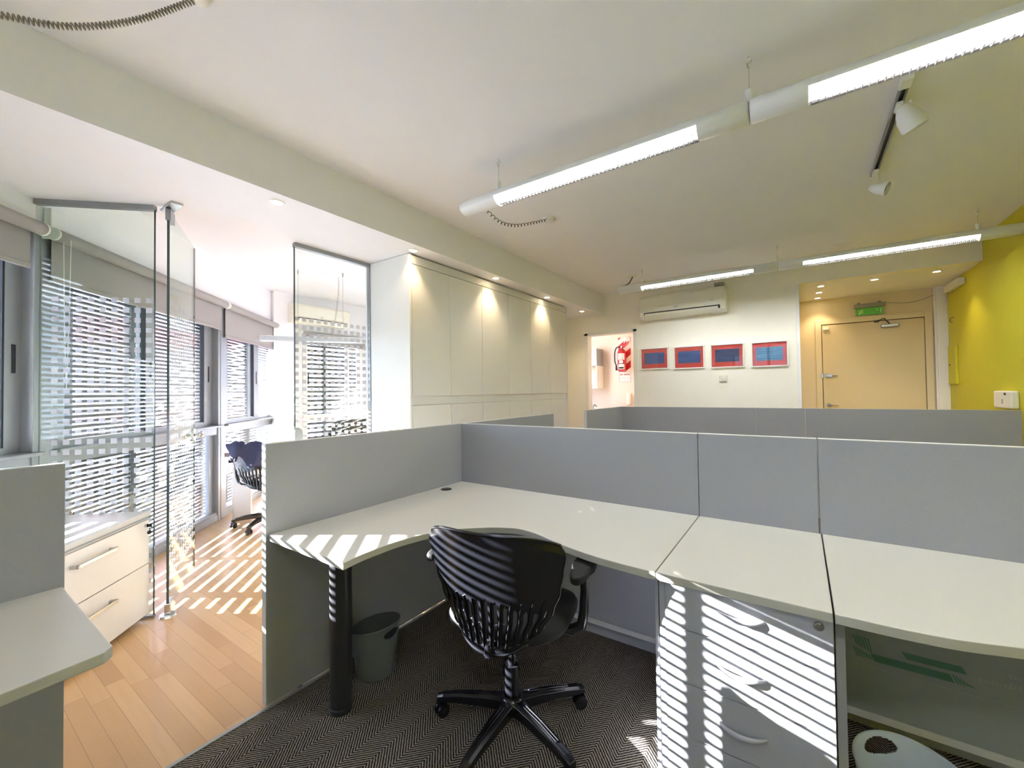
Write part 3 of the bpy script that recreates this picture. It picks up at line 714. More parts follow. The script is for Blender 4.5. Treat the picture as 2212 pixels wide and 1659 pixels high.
# ============================================================ OFFICE CHAIR
def make_chair(label, group):
    t = thing('office_chair', (0, 0, 0), label, 'office chair', group)
    def wv(v):
        ks = [(0, .150), (.12, .178), (.3, .212), (.5, .236), (.7, .250), (.88, .262), (1, .246)]
        for (a, wa), (b_, wb_) in zip(ks, ks[1:]):
            if v <= b_: q = (v - a) / (b_ - a); q = q * q * (3 - 2 * q); return wa + (wb_ - wa) * q
        return ks[-1][1]
    def shell(u, v, off=0.0):
        s = u * 2 - 1; w = wv(v)
        x = w * s
        y = -0.205 - 0.065 * v + 0.012 * math.sin(v * math.pi) + 0.105 * (abs(s) ** 2.2) * (0.55 + 0.45 * v)
        z = 0.405 + 0.425 * v - 0.04 * abs(s) ** 4 * v ** 3 + 0.06 * abs(s) ** 2.5 * (1 - v) ** 2
        return Vector((x, y + off, z))
    NU, NV = 130, 60
    def skip(i, j):
        v = (j + 0.5) / NV; s = (i + 0.5) / NU * 2 - 1
        top = 0.40 + 0.05 * math.cos(s * 1.5) - 0.10 * abs(s)
        return (i % 10) in (3, 4, 5, 6) and 5 < i < NU - 5 and 0.065 < v < top - 0.012 * abs((i % 10) - 4.5)
    b = MB(); b.grid(shell, NU, NV, skip)
    back = b.build('backrest', 'black', t, smooth=True, solid=0.006)
    rim = [shell(i / 40, 0) for i in range(41)] + [shell(1, j / 30) for j in range(1, 31)] + [shell(1 - i / 40, 1) for i in range(1, 41)] + [shell(0, 1 - j / 30) for j in range(1, 30)]
    MB().tube(rim, 0.0058, 8, closed=True).build('rim', 'black', back, smooth=True)
    # curved ribs beside each slot
    rb = MB()
    for i in range(10, NU - 3, 10):
        pts = [shell(i / NU, 0.06 + 0.38 * k / 10, -0.006) for k in range(11)]; rb.tube(pts, [0.0035 * (0.4 + 0.6 * math.sin(math.pi * k / 10)) + 0.001 for k in range(11)], 6)
    rb.build('rib', 'black', back, smooth=True)
    MB().tube([(0, -0.05, 0.40), (0, -0.16, 0.395), (0, -0.20, 0.41), (0, -0.205, 0.44)], [0.02, 0.022, 0.022, 0.012], 10).build('back_bracket', 'black', t, smooth=True)
    # seat
    pts = []
    for k in range(48):
        a = 2 * math.pi * k / 48; c_, s_ = math.cos(a), math.sin(a)
        pts.append((0.232 * math.copysign(abs(c_) ** 0.62, c_), 0.035 + 0.215 * math.copysign(abs(s_) ** 0.62, s_)))
    b = MB(); n = len(pts)
    rings = [(0.90, 0.432), (1.0, 0.445), (1.01, 0.462), (0.97, 0.478), (0.85, 0.485), (0.5, 0.482), (0.05, 0.480)]
    vs = [(x * k_, 0.035 + (y - 0.035) * k_, z_ - (0.02 * max(0, (y - 0.1) / 0.15) ** 2 * k_)) for k_, z_ in rings for x, y in pts]
    fs = [(i * n + k, i * n + (k + 1) % n, (i + 1) * n + (k + 1) % n, (i + 1) * n + k) for i in range(len(rings) - 1) for k in range(n)]
    fs += [tuple(reversed(range(n))), tuple(range((len(rings) - 1) * n, len(rings) * n))]
    b.add(vs, fs); b.build('seat', 'black_soft', t, smooth=True)
    b = MB(); q = [(x * 0.86, 0.035 + (y - 0.035) * 0.86) for x, y in pts]
    b.prism(q, 0.415, 0.434); b.build('seat_pan', 'charcoal', t, bevel=0.006)
    b = MB(); b.box(-0.07, 0.07, -0.11, 0.10, 0.375, 0.416); b.build('mechanism', 'charcoal', t, bevel=0.012)
    b = MB(); b.tube([(0.06, 0.02, 0.39), (0.16, 0.04, 0.385), (0.215, 0.05, 0.378)], [0.005, 0.005, 0.009], 8); b.build('lever', 'black', t, smooth=True)
    b = MB(); b.cyl((0, 0, 0.10), (0, 0, 0.25), 0.030, 0.028, 24); b.cyl((0, 0, 0.25), (0, 0, 0.38), 0.016, 0.016, 16); b.build('gas_lift', 'black', t, smooth=True)
    b = MB(); b.lathe((0, 0, 0), [(0.0, 0.075), (0.045, 0.078), (0.05, 0.10), (0.046, 0.125), (0.032, 0.135)], n=28); b.build('hub', 'black', t, smooth=True)
    for k in range(5):
        a = R(-28 + 72 * k); dr = Vector((math.cos(a), math.sin(a), 0)); sd_ = Vector((-dr.y, dr.x, 0))
        b = MB(); st = []
        for (d_, hw, zt, zb) in ((0.035, 0.026, 0.128, 0.082), (0.12, 0.023, 0.122, 0.080), (0.22, 0.020, 0.108, 0.074), (0.285, 0.018, 0.094, 0.064), (0.312, 0.014, 0.084, 0.062)):
            for q0, q1 in ((-1, zb), (-1, zt - 0.008), (-0.55, zt), (0.55, zt), (1, zt - 0.008), (1, zb)): st.append(dr * d_ + sd_ * hw * q0 + Vector((0, 0, q1)))
        fs = []
        for i in range(4):
            for j in range(6): fs.append((i * 6 + j, i * 6 + (j + 1) % 6, (i + 1) * 6 + (j + 1) % 6, (i + 1) * 6 + j))
        fs += [(0, 1, 2, 3, 4, 5), (24, 25, 26, 27, 28, 29)]
        b.add(st, fs)
        for q in (-0.3, 0.3):
            b.tube([dr * 0.07 + sd_ * 0.02 * q + Vector((0, 0, 0.1265)), dr * 0.16 + sd_ * 0.018 * q + Vector((0, 0, 0.1185)), dr * 0.24 + sd_ * 0.016 * q + Vector((0, 0, 0.1045))], 0.0025, 6)
        b.build('leg', 'black', t, bevel=0.003)
        c0 = dr * 0.295; ca = a + R(50 + 31 * k); ax = Vector((math.cos(ca), math.sin(ca), 0)); b = MB()
        for sg in (-1, 1):
            p0 = c0 + Vector((0, 0, 0.0265)); b.lathe(p0, [(0.0, 0.006 * sg), (0.025, 0.006 * sg), (0.0262, 0.010 * sg), (0.025, 0.020 * sg), (0.0, 0.024 * sg)], axis=tuple(ax), n=20)
        hd = Vector((-ax.y, ax.x, 0))
        b.frame(c0 + Vector((0, 0, 0.045)), ax * 0.018, hd * 0.014, (0, 0, 0.012)); b.cyl(c0 + Vector((0, 0, 0.04)), c0 + Vector((0, 0, 0.075)), 0.008, n=10)
        b.build('caster', 'black', t, smooth=True)
    for sg in (-1, 1):
        b = MB(); b.tube([(sg * 0.17, 0.0, 0.425), (sg * 0.235, 0.005, 0.425), (sg * 0.272, 0.01, 0.445), (sg * 0.283, 0.005, 0.50), (sg * 0.289, -0.005, 0.58), (sg * 0.288, -0.01, 0.645)], [0.016, 0.018, 0.019, 0.017, 0.015, 0.014], 12)
        ar = b.build('armrest', 'black', t, smooth=True)
        pad = []
        for k in range(28):
            a = 2 * math.pi * k / 28; c_, s_ = math.cos(a), math.sin(a)
            pad.append((sg * 0.286 + 0.041 * math.copysign(abs(c_) ** 0.8, c_) * (1.0 - 0.18 * (1 if s_ < 0 else 0)), -0.01 + 0.122 * math.copysign(abs(s_) ** 0.8, s_)))
        MB().prism(pad, 0.648, 0.676).build('arm_pad', 'black_soft', ar, bevel=0.009, seg=3)
    return t
CG = 'black office chairs with slotted plastic backs'
ch0 = make_chair('black office chair with slotted plastic back, pushed up to the wavy corner desk', CG)
ch0.location = (-0.935, 1.335, 0.002); ch0.rotation_euler = (0, 0, R(12))
ch1 = dup(ch0, (-4.40, 2.06, 0.002), R(44), 'black chair wearing a navy jacket, in the glass office by the windows')
dup(ch0, (-5.02, 3.52, 0.002), R(52), 'black office chair seen through the frosted squares, its back just above the partition', scale=1.16)
dup(ch0, (-1.02, -0.30, 0.002), R(100), 'black chair whose back corner peeks in at the bottom left corner')
# jacket over the chair back in the office
def jk(u, v):
    s = u * 2 - 1; ang = R(44); ca, sa = math.cos(ang), math.sin(ang)
    q = v * 2 - 1                    # front side .. back side, draped over the top edge
    x = -0.04 + 0.235 * s * (1 - 0.25 * abs(q))
    y = -0.275 + 0.06 * (abs(s) ** 2.2) + 0.042 * math.copysign(abs(q) ** 0.5, -q) + 0.012 * math.sin(7 * s + 3 * q)
    z = 0.852 - 0.02 * s - (0.17 + 0.05 * math.sin(4 * s + 1)) * abs(q) ** 1.6 - 0.03 * abs(s) ** 3 + 0.012 * math.sin(9 * s + 5 * q)
    return Vector((-4.40 + x * ca - y * sa, 2.06 + x * sa + y * ca, z))
b = MB(); b.grid(jk, 40, 30)
tag(b.build('jacket', 'jacket', None, smooth=True, solid=0.018), 'dark navy jacket draped over the back of the office chair by the windows', 'jacket')

# ============================================================ FILING CABINET
t = thing('filing_cabinet', W(2.39, -1.94, 0), 'white two-drawer lateral filing cabinet with grey top, against the angled glass panel', 'filing cabinet')
b = MB(); wbox(b, 1.965, 2.80, -2.2, -1.705, 0.03, 0.585); b.build('body', 'filing', t, bevel=0.002)
b = MB(); wbox(b, 1.96, 2.805, -2.21, -1.68, 0.60, 0.628); b.build('top', 'filing_top', t, bevel=0.004)
b = MB(); wbox(b, 1.975, 2.79, -2.19, -1.70, 0.585, 0.60); b.build('reveal', 'kit_cab', t)
for za, zb, zh in ((0.328, 0.578, 0.50), (0.035, 0.322, 0.205)):
    b = MB(); wbox(b, 1.968, 2.797, -1.705, -1.687, za, zb); d = b.build('drawer', 'filing', t, bevel=0.0015)
    b = MB(); hz = 0.505 if za > 0.3 else 0.235
    wbox(b, 2.26, 2.51, -1.662, -1.652, hz, hz + 0.016); wbox(b, 2.26, 2.275, -1.687, -1.652, hz, hz + 0.016); wbox(b, 2.495, 2.51, -1.687, -1.652, hz, hz + 0.016)
    b.build('handle', 'steel', d, bevel=0.002)
b = MB(); 
kp = W(2.765, -1.687, 0.552)
b.lathe(kp, [(0.0, 0.012), (0.009, 0.012), (0.010, 0.0)], axis=(0.714, 0.7, 0), n=16); b.build('lock', 'chrome', t, smooth=True)
b = MB(); b.frame(kp + N2 * 0.022, N2 * 0.012, D2 * 0.002, (0, 0, 0.009)); b.lathe(kp + N2 * 0.022 - Vector((0, 0, 0.04)), [(0, -0.003), (0.011, -0.003), (0.011, 0.003), (0, 0.003)], axis=tuple(D2), n=14)
b.tube([kp + N2 * 0.022 - Vector((0, 0, 0.008)), kp + N2 * 0.024 - Vector((0, 0, 0.03))], 0.0015, 5); b.build('key', 'black', t)
b = MB()
for s in (2.02, 2.74):
    for o in (-2.15, -1.76): b.cyl(W(s, o, 0.002), W(s, o, 0.032), 0.016, n=12)
b.build('foot', 'black', t)

# ============================================================ GLASS OFFICE FURNITURE
t = thing('desk', W(5.5, -1.85, 0), 'white office desk with a brown edge standing by the windows in the glass office', 'desk')
b = MB(); wbox(b, 4.80, 5.70, -2.2, -1.45, 0.675, 0.70); o = b.build('top', 'closet_side', t, bevel=0.002)
b = MB(); wbox(b, 4.785, 4.80, -2.2, -1.45, 0.664, 0.704); b.build('edge_band', 'brown', t)
for s in (4.86, 5.64):
    b = MB(); wbox(b, s, s + 0.03, -2.16, -1.98, 0.002, 0.675); b.build('leg', 'closet_side', t, bevel=0.003)
MB().add(*(lambda m_: (m_.v, m_.f))(wbox(MB(), 4.9, 5.64, -2.14, -2.12, 0.35, 0.675))).build('modesty_panel', 'closet_side', t)

def split_ac(name, c, wdir, out, w, h, dpt, label, m='cream', group='wall air conditioners'):
    """c = centre of the back face, wdir = along the wall, out = into the room"""
    c = Vector(c); wd = Vector(wdir).normalized(); ou = Vector(out).normalized(); Z = Vector((0, 0, 1))
    t = thing('air_conditioner', c, label, 'air conditioner', group)
    prof = [(0, -h / 2), (dpt * 0.62, -h / 2), (dpt * 0.86, -h * 0.40), (dpt * 0.97, -h * 0.22), (dpt, 0.0), (dpt * 0.98, h * 0.36), (dpt * 0.90, h * 0.48), (dpt * 0.8, h / 2), (0, h / 2)]
    def slab(a, b_, pr):
        n = len(pr); vs = [c + wd * a + ou * p[0] + Z * p[1] for p in pr] + [c + wd * b_ + ou * p[0] + Z * p[1] for p in pr]
        return vs, [tuple(range(n)), tuple(range(n, 2 * n))] + [(i, (i + 1) % n, n + (i + 1) % n, n + i) for i in range(n)]
    MB().add(*slab(-w / 2, w / 2, prof)).build('body', m, t, bevel=0.008, seg=3)
    pr = [(dpt * 0.84, -h * 0.20), (dpt * 0.985, -h * 0.20), (dpt * 1.02, 0), (dpt * 1.0, h * 0.37), (dpt * 0.91, h * 0.47), (dpt * 0.84, h * 0.47)]
    fp = MB().add(*slab(-w * 0.475, w * 0.475, pr)).build('front_panel', m, t, bevel=0.006, seg=3)
    # air outlet with its flap
    pr = [(dpt * 0.70, -h * 0.455), (dpt * 0.93, -h * 0.345), (dpt * 1.0, -h * 0.24), (dpt * 0.8, -h * 0.24)]
    ot = MB().add(*slab(-w * 0.44, w * 0.44, pr)).build('air_outlet', 'ink', t)
    pr = [(dpt * 0.78, -h * 0.45), (dpt * 0.95, -h * 0.36), (dpt * 1.01, -h * 0.285), (dpt * 1.02, -h * 0.30), (dpt * 0.96, -h * 0.375), (dpt * 0.79, -h * 0.462)]
    MB().add(*slab(-w * 0.43, w * 0.42, pr)).build('flap', m, t)
    b = MB(); b.frame(c + wd * (-w * 0.05) + ou * dpt * 1.022 - Z * h * 0.12, wd * 0.022, ou * 0.002, Z * 0.004); b.frame(c + wd * (w * 0.36) + ou * dpt * 1.015 - Z * h * 0.02, wd * 0.02, ou * 0.002, Z * 0.002)
    b.build('badge', 'kit_cab', fp)
    return t, c, wd, ou
split_ac('ac', (-1.265, YB, 2.43), (1, 0, 0), (0, -1, 0), 1.075, 0.315, 0.20, 'cream split air conditioner high on the back wall above the pictures')
tag(MB().box(-0.87, -0.76, YB - 0.07, YB, 2.597, 2.66).build('pipe_cover', 'kit_cab', bevel=0.004), 'small dark grey pipe cover on top of the back wall air conditioner', 'pipe cover')
split_ac('ac', (XW, 3.49, 2.45), (0, 1, 0), (1, 0, 0), 0.87, 0.26, 0.19, 'cream split air conditioner in the glass office, above the end window')
o = MB().box(XW, XW + 0.012, 4.10, 4.18, 2.24, 2.32); o.frame((XW + 0.02, 4.14, 2.285), (0.01, 0, 0), (0, 0.02, 0), (0, 0, 0.008))
so = o.build('wall_socket', 'white', bevel=0.002); tag(so, 'white wall socket with a plug, right of the office air conditioner', 'socket')
tag(MB().tube([(XW + 0.03, 4.14, 2.28), (XW + 0.05, 4.17, 2.26), (XW + 0.04, 4.16, 2.20), (XW + 0.03, 4.10, 2.15), (XW + 0.03, 4.02, 2.13)], 0.004, 6).build('power_cord', 'kit_cab', smooth=True), 'thin grey power cord hanging from the office wall socket', 'cord')
# lamp hanging in the office
Lc = Vector((-4.58, 2.74, 1.935)); Ld = Vector((0.607, 0.795, 0)); Ln = Vector((0.795, -0.607, 0))
t = thing('pendant_lamp', Lc, 'slim grey linear lamp hanging from two wires inside the glass office', 'lamp')
b = MB(); b.frame(Lc, Ld * 0.62, Ln * 0.055, (0, 0, 0.028)); b.build('housing', 'lamp_grey', t, bevel=0.008)
b = MB(); b.frame(Lc + Vector((0, 0, 0.0295)), Ld * 0.55, Ln * 0.03, (0, 0, 0.001)); b.build('added_uplight', 'added_uplight', t)  # glowing strip added to brighten the office ceiling
b = MB()
for q in (-0.24, 0.24): b.tube([Lc + Ld * q + Vector((0, 0, 0.028)), Lc + Ld * q + Vector((0, 0, ZC - 1.935 - 0.05))], 0.0018, 5)
b.build('wire', 'cord', t)
b = MB()
for q in (-0.24, 0.24): b.lathe(Lc + Ld * q + Vector((0, 0, ZC - 1.935 - 0.05)), [(0.003, 0), (0.009, 0.012), (0.011, 0.05)], n=14, cap=True)
b.build('ceiling_hook', 'steel', t, smooth=True)
def helix(path, r, turns, ppt=9):
    P_ = [Vector(p) for p in path]; seg = []
    for i in range(len(P_) - 1): seg.append((P_[i + 1] - P_[i]).length)
    tot = sum(seg); out = []; N = int(turns * ppt); nrm = Vector((0.3, 0.8, 0.5)).normalized()
    fine = spline3(P_, 12)
    L = [0]
    for i in range(1, len(fine)): L.append(L[-1] + (fine[i] - fine[i - 1]).length)
    k = 0
    for j in range(N + 1):
        d = L[-1] * j / N
        while k < len(L) - 2 and L[k + 1] < d: k += 1
        q = (d - L[k]) / max(1e-9, L[k + 1] - L[k]); p = fine[k].lerp(fine[k + 1], q); t_ = (fine[k + 1] - fine[k]).normalized()
        nrm = (nrm - t_ * nrm.dot(t_)).normalized(); bb = t_.cross(nrm); a = 2 * math.pi * turns * j / N
        out.append(p + (nrm * math.cos(a) + bb * math.sin(a)) * r)
    return out
def spline3(P_, k):
    out = []
    for i in range(len(P_) - 1):
        p0 = P_[max(i - 1, 0)]; p1 = P_[i]; p2 = P_[i + 1]; p3 = P_[min(i + 2, len(P_) - 1)]
        for j in range(k):
            t = j / k
            out.append(0.5 * ((2 * p1) + (-p0 + p2) * t + (2 * p0 - 5 * p1 + 4 * p2 - p3) * t * t + (-p0 + 3 * p1 - 3 * p2 + p3) * t ** 3))
    out.append(P_[-1]); return out
MB().tube(helix([(-4.62, 3.0, ZC), (-4.60, 2.98, 2.5), (-4.57, 2.92, 2.2), (-4.56, 2.86, 1.965)], 0.009, 34, 8), 0.0022, 4).build('coiled_cord', 'cord', t, smooth=True)

# ============================================================ LINEAR CEILING LAMPS
def linear_lamp(yc, zc, label, x0=-1.765, sections=((-1.49, -0.355), (0.055, 1.215)), joint=-0.15, x1=1.45, wires=(-1.49, -0.15, 1.215), lit=(True, True)):
    t = thing('linear_lamp', ((x0 + x1) / 2, yc, zc), label, 'ceiling lamp', 'suspended white linear lamps')
    ry, rz = 0.058, 0.046; NA = 40
    def ring(x, s=1.0): return [Vector((x, yc + ry * s * math.cos(2 * math.pi * k / NA), zc + rz * s * math.sin(2 * math.pi * k / NA))) for k in range(NA)]
    lo, hi = int(NA * 0.53), int(NA * 0.97)      # the open underside
    def isopen(k): return lo <= k < hi
    for (a, b_) in ((x0, joint - 0.003), (joint + 0.003, x1)):
        mb = MB(); xs = [a, a + 0.006]
        cuts = [s for s in sections if s[0] >= a and s[1] <= b_]
        for c0, c1 in cuts: xs += [c0, c1]
        xs += [b_ - 0.006, b_]; xs = sorted(set(xs)); vs = []
        for i, x in enumerate(xs): vs += ring(x, 0.9 if i in (0, len(xs) - 1) else 1.0)
        fs = []
        for i in range(len(xs) - 1):
            op = any(abs(xs[i] - c0) < 1e-6 for c0, c1 in cuts)
            for k in range(NA):
                if op and isopen(k): continue
                fs.append((i * NA + k, i * NA + (k + 1) % NA, (i + 1) * NA + (k + 1) % NA, (i + 1) * NA + k))
        fs += [tuple(range(NA)), tuple(range((len(xs) - 1) * NA, len(xs) * NA))]
        mb.add(vs, fs); mb.build('housing', 'lampbody', t, smooth=True)
    for (c0, c1), on in zip(sections, lit):
        mb = MB(); mb.cyl((c0 + 0.03, yc, zc + 0.004), (c1 - 0.03, yc, zc + 0.004), 0.013, n=12); mb.build('tube', 'tube' if on else 'tube_off', t, smooth=True)
        mb = MB(); x = c0 + 0.01
        while x < c1:
            pts = [Vector((x, yc + ry * 0.985 * math.cos(2 * math.pi * k / NA), zc + rz * 0.985 * math.sin(2 * math.pi * k / NA))) for k in range(lo, hi + 1)]
            ins = [Vector((x, yc + ry * 0.80 * math.cos(2 * math.pi * k / NA), zc + rz * 0.80 * math.sin(2 * math.pi * k / NA))) for k in range(lo, hi + 1)]
            n = len(pts); vs = []
            for dx in (-0.0009, 0.0009):
                for p in pts + ins: vs.append(p + Vector((dx, 0, 0)))
            fs = []
            for k in range(n - 1):
                fs.append((k, k + 1, n + k + 1, n + k)); fs.append((2 * n + k, 2 * n + k + 1, 3 * n + k + 1, 3 * n + k)); fs.append((k, k + 1, 2 * n + k + 1, 2 * n + k))
            mb.add(vs, fs); x += 0.0225
        for kk in (NA * 0.64, NA * 0.75, NA * 0.86):
            an = 2 * math.pi * kk / NA; yy = yc + ry * 0.93 * math.cos(an); zz = zc + rz * 0.93 * math.sin(an)
            mb.frame(((c0 + c1) / 2, yy, zz), ((c1 - c0) / 2, 0, 0), (0, 0.004 * math.cos(an), 0.004 * math.sin(an)), (0, -0.0004 * math.sin(an), 0.0004 * math.cos(an)))
        mb.build('louver', 'louver', t)
    mb = MB(); mc = MB(); mh = MB()
    for x in wires:
        top = zc + rz - 0.004
        mc.lathe((x, yc, top), [(0.008, 0.0), (0.012, 0.008), (0.017, 0.04), (0.018, 0.052), (0.0, 0.053)], n=18)
        mb.tube([(x, yc, top + 0.05), (x, yc, ZC - 0.05)], 0.0012, 5)
        mh.tube([(x, yc, ZC), (x, yc, ZC - 0.014)] + [(x + 0.010 * math.sin(a), yc, ZC - 0.024 + 0.010 * math.cos(a)) for a in [R(30 * k) for k in range(1, 10)]], 0.0016, 5)
        mh.tube([(x - 0.006, yc, ZC - 0.034), (x, yc, ZC - 0.055)], 0.003, 6)
        mh.tube([(x, yc, ZC - 0.055), (x + 0.016, yc, ZC - 0.03)], 0.0008, 4)
    mb.build('wire', 'steel', t); mc.build('wire_cap', 'white', t, smooth=True); mh.build('ceiling_hook', 'steel', t, smooth=True)
    return t
L1 = linear_lamp(2.05, 2.488, 'nearest white linear lamp with grid louvers, crossing the upper right ceiling')
L2 = linear_lamp(4.89, 2.51, 'farther white linear lamp hanging in front of the back wall air conditioner')
L0 = linear_lamp(-0.62, 2.488, 'white linear lamp above the camera, behind the coiled grey cord', lit=(False, True))
def rose(x, y, label, r=0.055, z=ZC):
    o = MB().lathe((x, y, z), [(0.0, -0.028), (r * 0.6, -0.026), (r * 0.92, -0.016), (r, 0.0)], n=30).build('ceiling_rose', 'white', smooth=True)
    return tag(o, label, 'ceiling rose', 'ceiling roses of the linear lamps')
rose(-1.69, 3.02, 'white ceiling rose where the thin coiled cord of the nearest linear lamp ends')
rose(-1.70, 5.17, 'small white ceiling rose in the corner above the far linear lamp')
rose(-1.735, 0.565, 'white ceiling rose cut by the top edge, end of the thick coiled cord')
tag(MB().tube(helix([(-1.62, 2.09, 2.46), (-1.652, 2.283, 2.455), (-1.672, 2.48, 2.50), (-1.675, 2.70, 2.585), (-1.68, 2.97, 2.705)], 0.0095, 19, 9), 0.0022, 5).build('coiled_cord', 'cord_dark', smooth=True),
    'thin coiled cord sagging from the left end of the nearest linear lamp', 'cord')
tag(MB().tube(spline3([Vector(p) for p in ((-1.745, 4.88, 2.55), (-1.70, 4.93, 2.57), (-1.682, 5.0, 2.61), (-1.683, 5.13, 2.71))], 6), 0.007, 7).build('power_cord', 'cord_dark', smooth=True),
    'short dark cord from the far linear lamp up to its ceiling rose', 'cord')
tag(MB().tube(helix([(-1.755, 0.57, 2.71), (-1.847, 0.446, 2.60), (-1.914, 0.322, 2.52), (-1.95, 0.20, 2.47), (-1.98, 0.02, 2.44), (-1.93, -0.3, 2.45), (-1.77, -0.62, 2.48)], 0.0085, 124, 9), 0.0027, 5).build('coiled_cord', 'cord', smooth=True),
    'thick coiled grey cord hanging across the top left corner', 'cord')

# ------------------------------------------------------------ track with two spotlights
t = thing('track_rail', (0.44, 3.15, ZC), 'white ceiling track rail carrying two small spotlights', 'track rail')
b = MB(); b.box(0.425, 0.433, 2.62, 3.68, ZC - 0.02, ZC).box(0.452, 0.460, 2.62, 3.68, ZC - 0.02, ZC).build('rail', 'alu', t)
MB().box(0.433, 0.452, 2.63, 3.67, ZC - 0.006, ZC).build('rail_groove', 'charcoal', t)
MB().box(0.42, 0.465, 2.60, 2.68, ZC - 0.024, ZC).build('feed_box', 'white', t, bevel=0.003)
def spot(c, base, aim, r, label, big):
    c = Vector(c); aim = Vector(aim).normalized(); t = thing('spotlight', base, label, 'spotlight', 'spotlights on the ceiling track')
    bs = Vector(base)
    MB().box(bs.x - 0.014, bs.x + 0.014, bs.y - 0.04, bs.y + 0.04, ZC - 0.04, ZC - 0.02).build('adapter', 'white', t, bevel=0.004)
    if big: prof = [(0.0, -0.075), (r * 0.45, -0.07), (r * 0.72, -0.04), (r * 0.95, 0.0), (r, 0.03), (r * 0.98, 0.055), (r * 0.9, 0.058), (r * 0.86, 0.04), (0, 0.03)]
    else: prof = [(0.0, -0.055), (r * 0.35, -0.052), (r * 0.7, -0.025), (r * 0.95, 0.015), (r, 0.045), (r * 0.93, 0.045), (r * 0.8, 0.02), (0, 0.0)]
    MB().lathe(c, prof, axis=tuple(aim), n=28).build('head', 'lampbody', t, smooth=True)
    MB().lathe(c, [(0, 0.035 if big else 0.022), (r * 0.84, 0.042 if big else 0.026)], axis=tuple(aim), n=24).build('lens', 'charcoal' if not big else 'tube_off', t)
    side = aim.cross(Vector((0, 0, 1))).normalized()
    MB().tube(spline3([bs + Vector((0, 0, -0.03)), bs + Vector((0.02, 0.01, -0.045)), c + Vector((0, 0, r + 0.03)) + side * 0.01, c + Vector((0, 0, r * 0.8))], 5), 0.0065, 8).build('stem', 'white', t, smooth=True)
    return t
spot((0.47, 2.76, 2.605), (0.442, 2.82, ZC), (0.35, 0.2, -0.75), 0.052, 'larger white spotlight near the middle of the ceiling track', True)
spot((0.455, 3.575, 2.59), (0.442, 3.60, ZC), (0.75, -0.25, -0.35), 0.043, 'smaller white spotlight with dark front at the far end of the track', False)
tag(MB().lathe((0.41, 5.22, ZC), [(0.0, -0.012), (0.085, -0.012), (0.1, -0.004), (0.103, 0)], n=40).build('blanking_disc', 'ceil', smooth=True), 'flat round white disc on the ceiling above the far linear lamp', 'disc')

# ------------------------------------------------------------ recessed downlights
def downlight(x, y, z, label, group, watt, size=R(95), tilt=(0, 0, -1)):
    t = thing('downlight', (x, y, z), label, 'downlight', group)
    MB().lathe((x, y, z), [(0.043, 0.0), (0.042, -0.006), (0.032, -0.006), (0.030, -0.001)], n=28).build('trim_ring', 'white', t, smooth=True)
    MB().lathe((x, y, z), [(0.0, -0.002), (0.030, -0.002)], n=24).build('bulb', 'bulb', t)
    ld = bpy.data.lights.new('halogen', 'SPOT'); ld.energy = watt; ld.color = (1.0, 0.74, 0.46); ld.spot_size = size; ld.spot_blend = 0.7; ld.shadow_soft_size = 0.03
    lo = bpy.data.objects.new('halogen', ld); COL.objects.link(lo); lo.parent = t; lo.location = (0, 0, -0.012)
    lo.rotation_euler = (-Vector(tilt)).normalized().to_track_quat('Z', 'Y').to_euler()
    return t
GD = 'recessed halogen downlights along the beam'
for (x, y, lb) in ((-2.53, 1.24, 'recessed downlight nearest the camera, in front of the glass office doorway'), (-2.525, 2.30, 'recessed downlight at the near corner of the closet'),
                   (-2.485, 3.35, 'recessed downlight over the middle of the closet run'), (-2.505, 4.42, 'recessed downlight near the far end of the closet run'), (-2.55, 5.50, 'recessed downlight past the closet, before the kitchenette doorway')):
    downlight(x, y, ZS, lb, GD, SPOT_W, tilt=(-0.12, 0, -1))
GE = 'recessed downlights in the entrance ceiling'
for (x, y, lb) in ((0.24, 6.22, 'front left downlight of the entrance ceiling'), (0.235, 6.62, 'middle downlight of the left row over the entrance'), (0.23, 7.02, 'downlight closest to the entrance wall, rear of the left row'),
                   (0.73, 6.22, 'centre front downlight of the entrance ceiling'), (1.23, 6.20, 'right front downlight of the entrance ceiling, by the lime wall')):
    downlight(x, y, 2.52, lb, GE, SPOT_W * 0.9)
downlight(-4.66, 3.0 - 0.16, ZC, 'recessed downlight in the ceiling of the glass office', 'recessed downlight of the glass office', SPOT_W)

# ============================================================ BACK WALL ITEMS
for i, (x0, x1, z0, z1, bm_) in enumerate(((-1.852, -1.466, 1.585, 1.888, 'blue0'), (-1.397, -1.010, 1.575, 1.882, 'blue1'), (-0.942, -0.556, 1.568, 1.878, 'blue2'), (-0.482, -0.096, 1.560, 1.872, 'blue3'))):
    lb = ['leftmost red picture with a plain blue rectangle, beside the doorway', 'second red picture from the doorway, its blue rectangle painted with soft banded reflections', 'third red picture from the doorway, with dark reflections painted into its blue rectangle', 'rightmost red picture with pale banded reflections painted into its blue rectangle, near the entrance recess'][i]
    t = thing('picture', ((x0 + x1) / 2, YB, (z0 + z1) / 2), lb, 'picture', 'four framed red and blue pictures')
    w = 0.016; b = MB(); ya, yb_ = YB - 0.028, YB - 0.001
    b.box(x0, x1, ya, yb_, z0, z0 + w).box(x0, x1, ya, yb_, z1 - w, z1).box(x0, x0 + w, ya, yb_, z0 + w, z1 - w).box(x1 - w, x1, ya, yb_, z0 + w, z1 - w)
    b.build('frame', 'frame_w', t, bevel=0.0015)
    pr = MB().box(x0 + w, x1 - w, YB - 0.012, YB - 0.002, z0 + w, z1 - w).build('print', 'art_red', t)
    MB().box(x0 + 0.055, x1 - 0.055, YB - 0.0128, YB - 0.012, z0 + 0.078, z1 - 0.07).build('blue_field', bm_, pr)
    MB().box(x0 + w, x1 - w, YB - 0.018, YB - 0.017, z0 + w, z1 - w).build('pane', 'glass_pic', t)
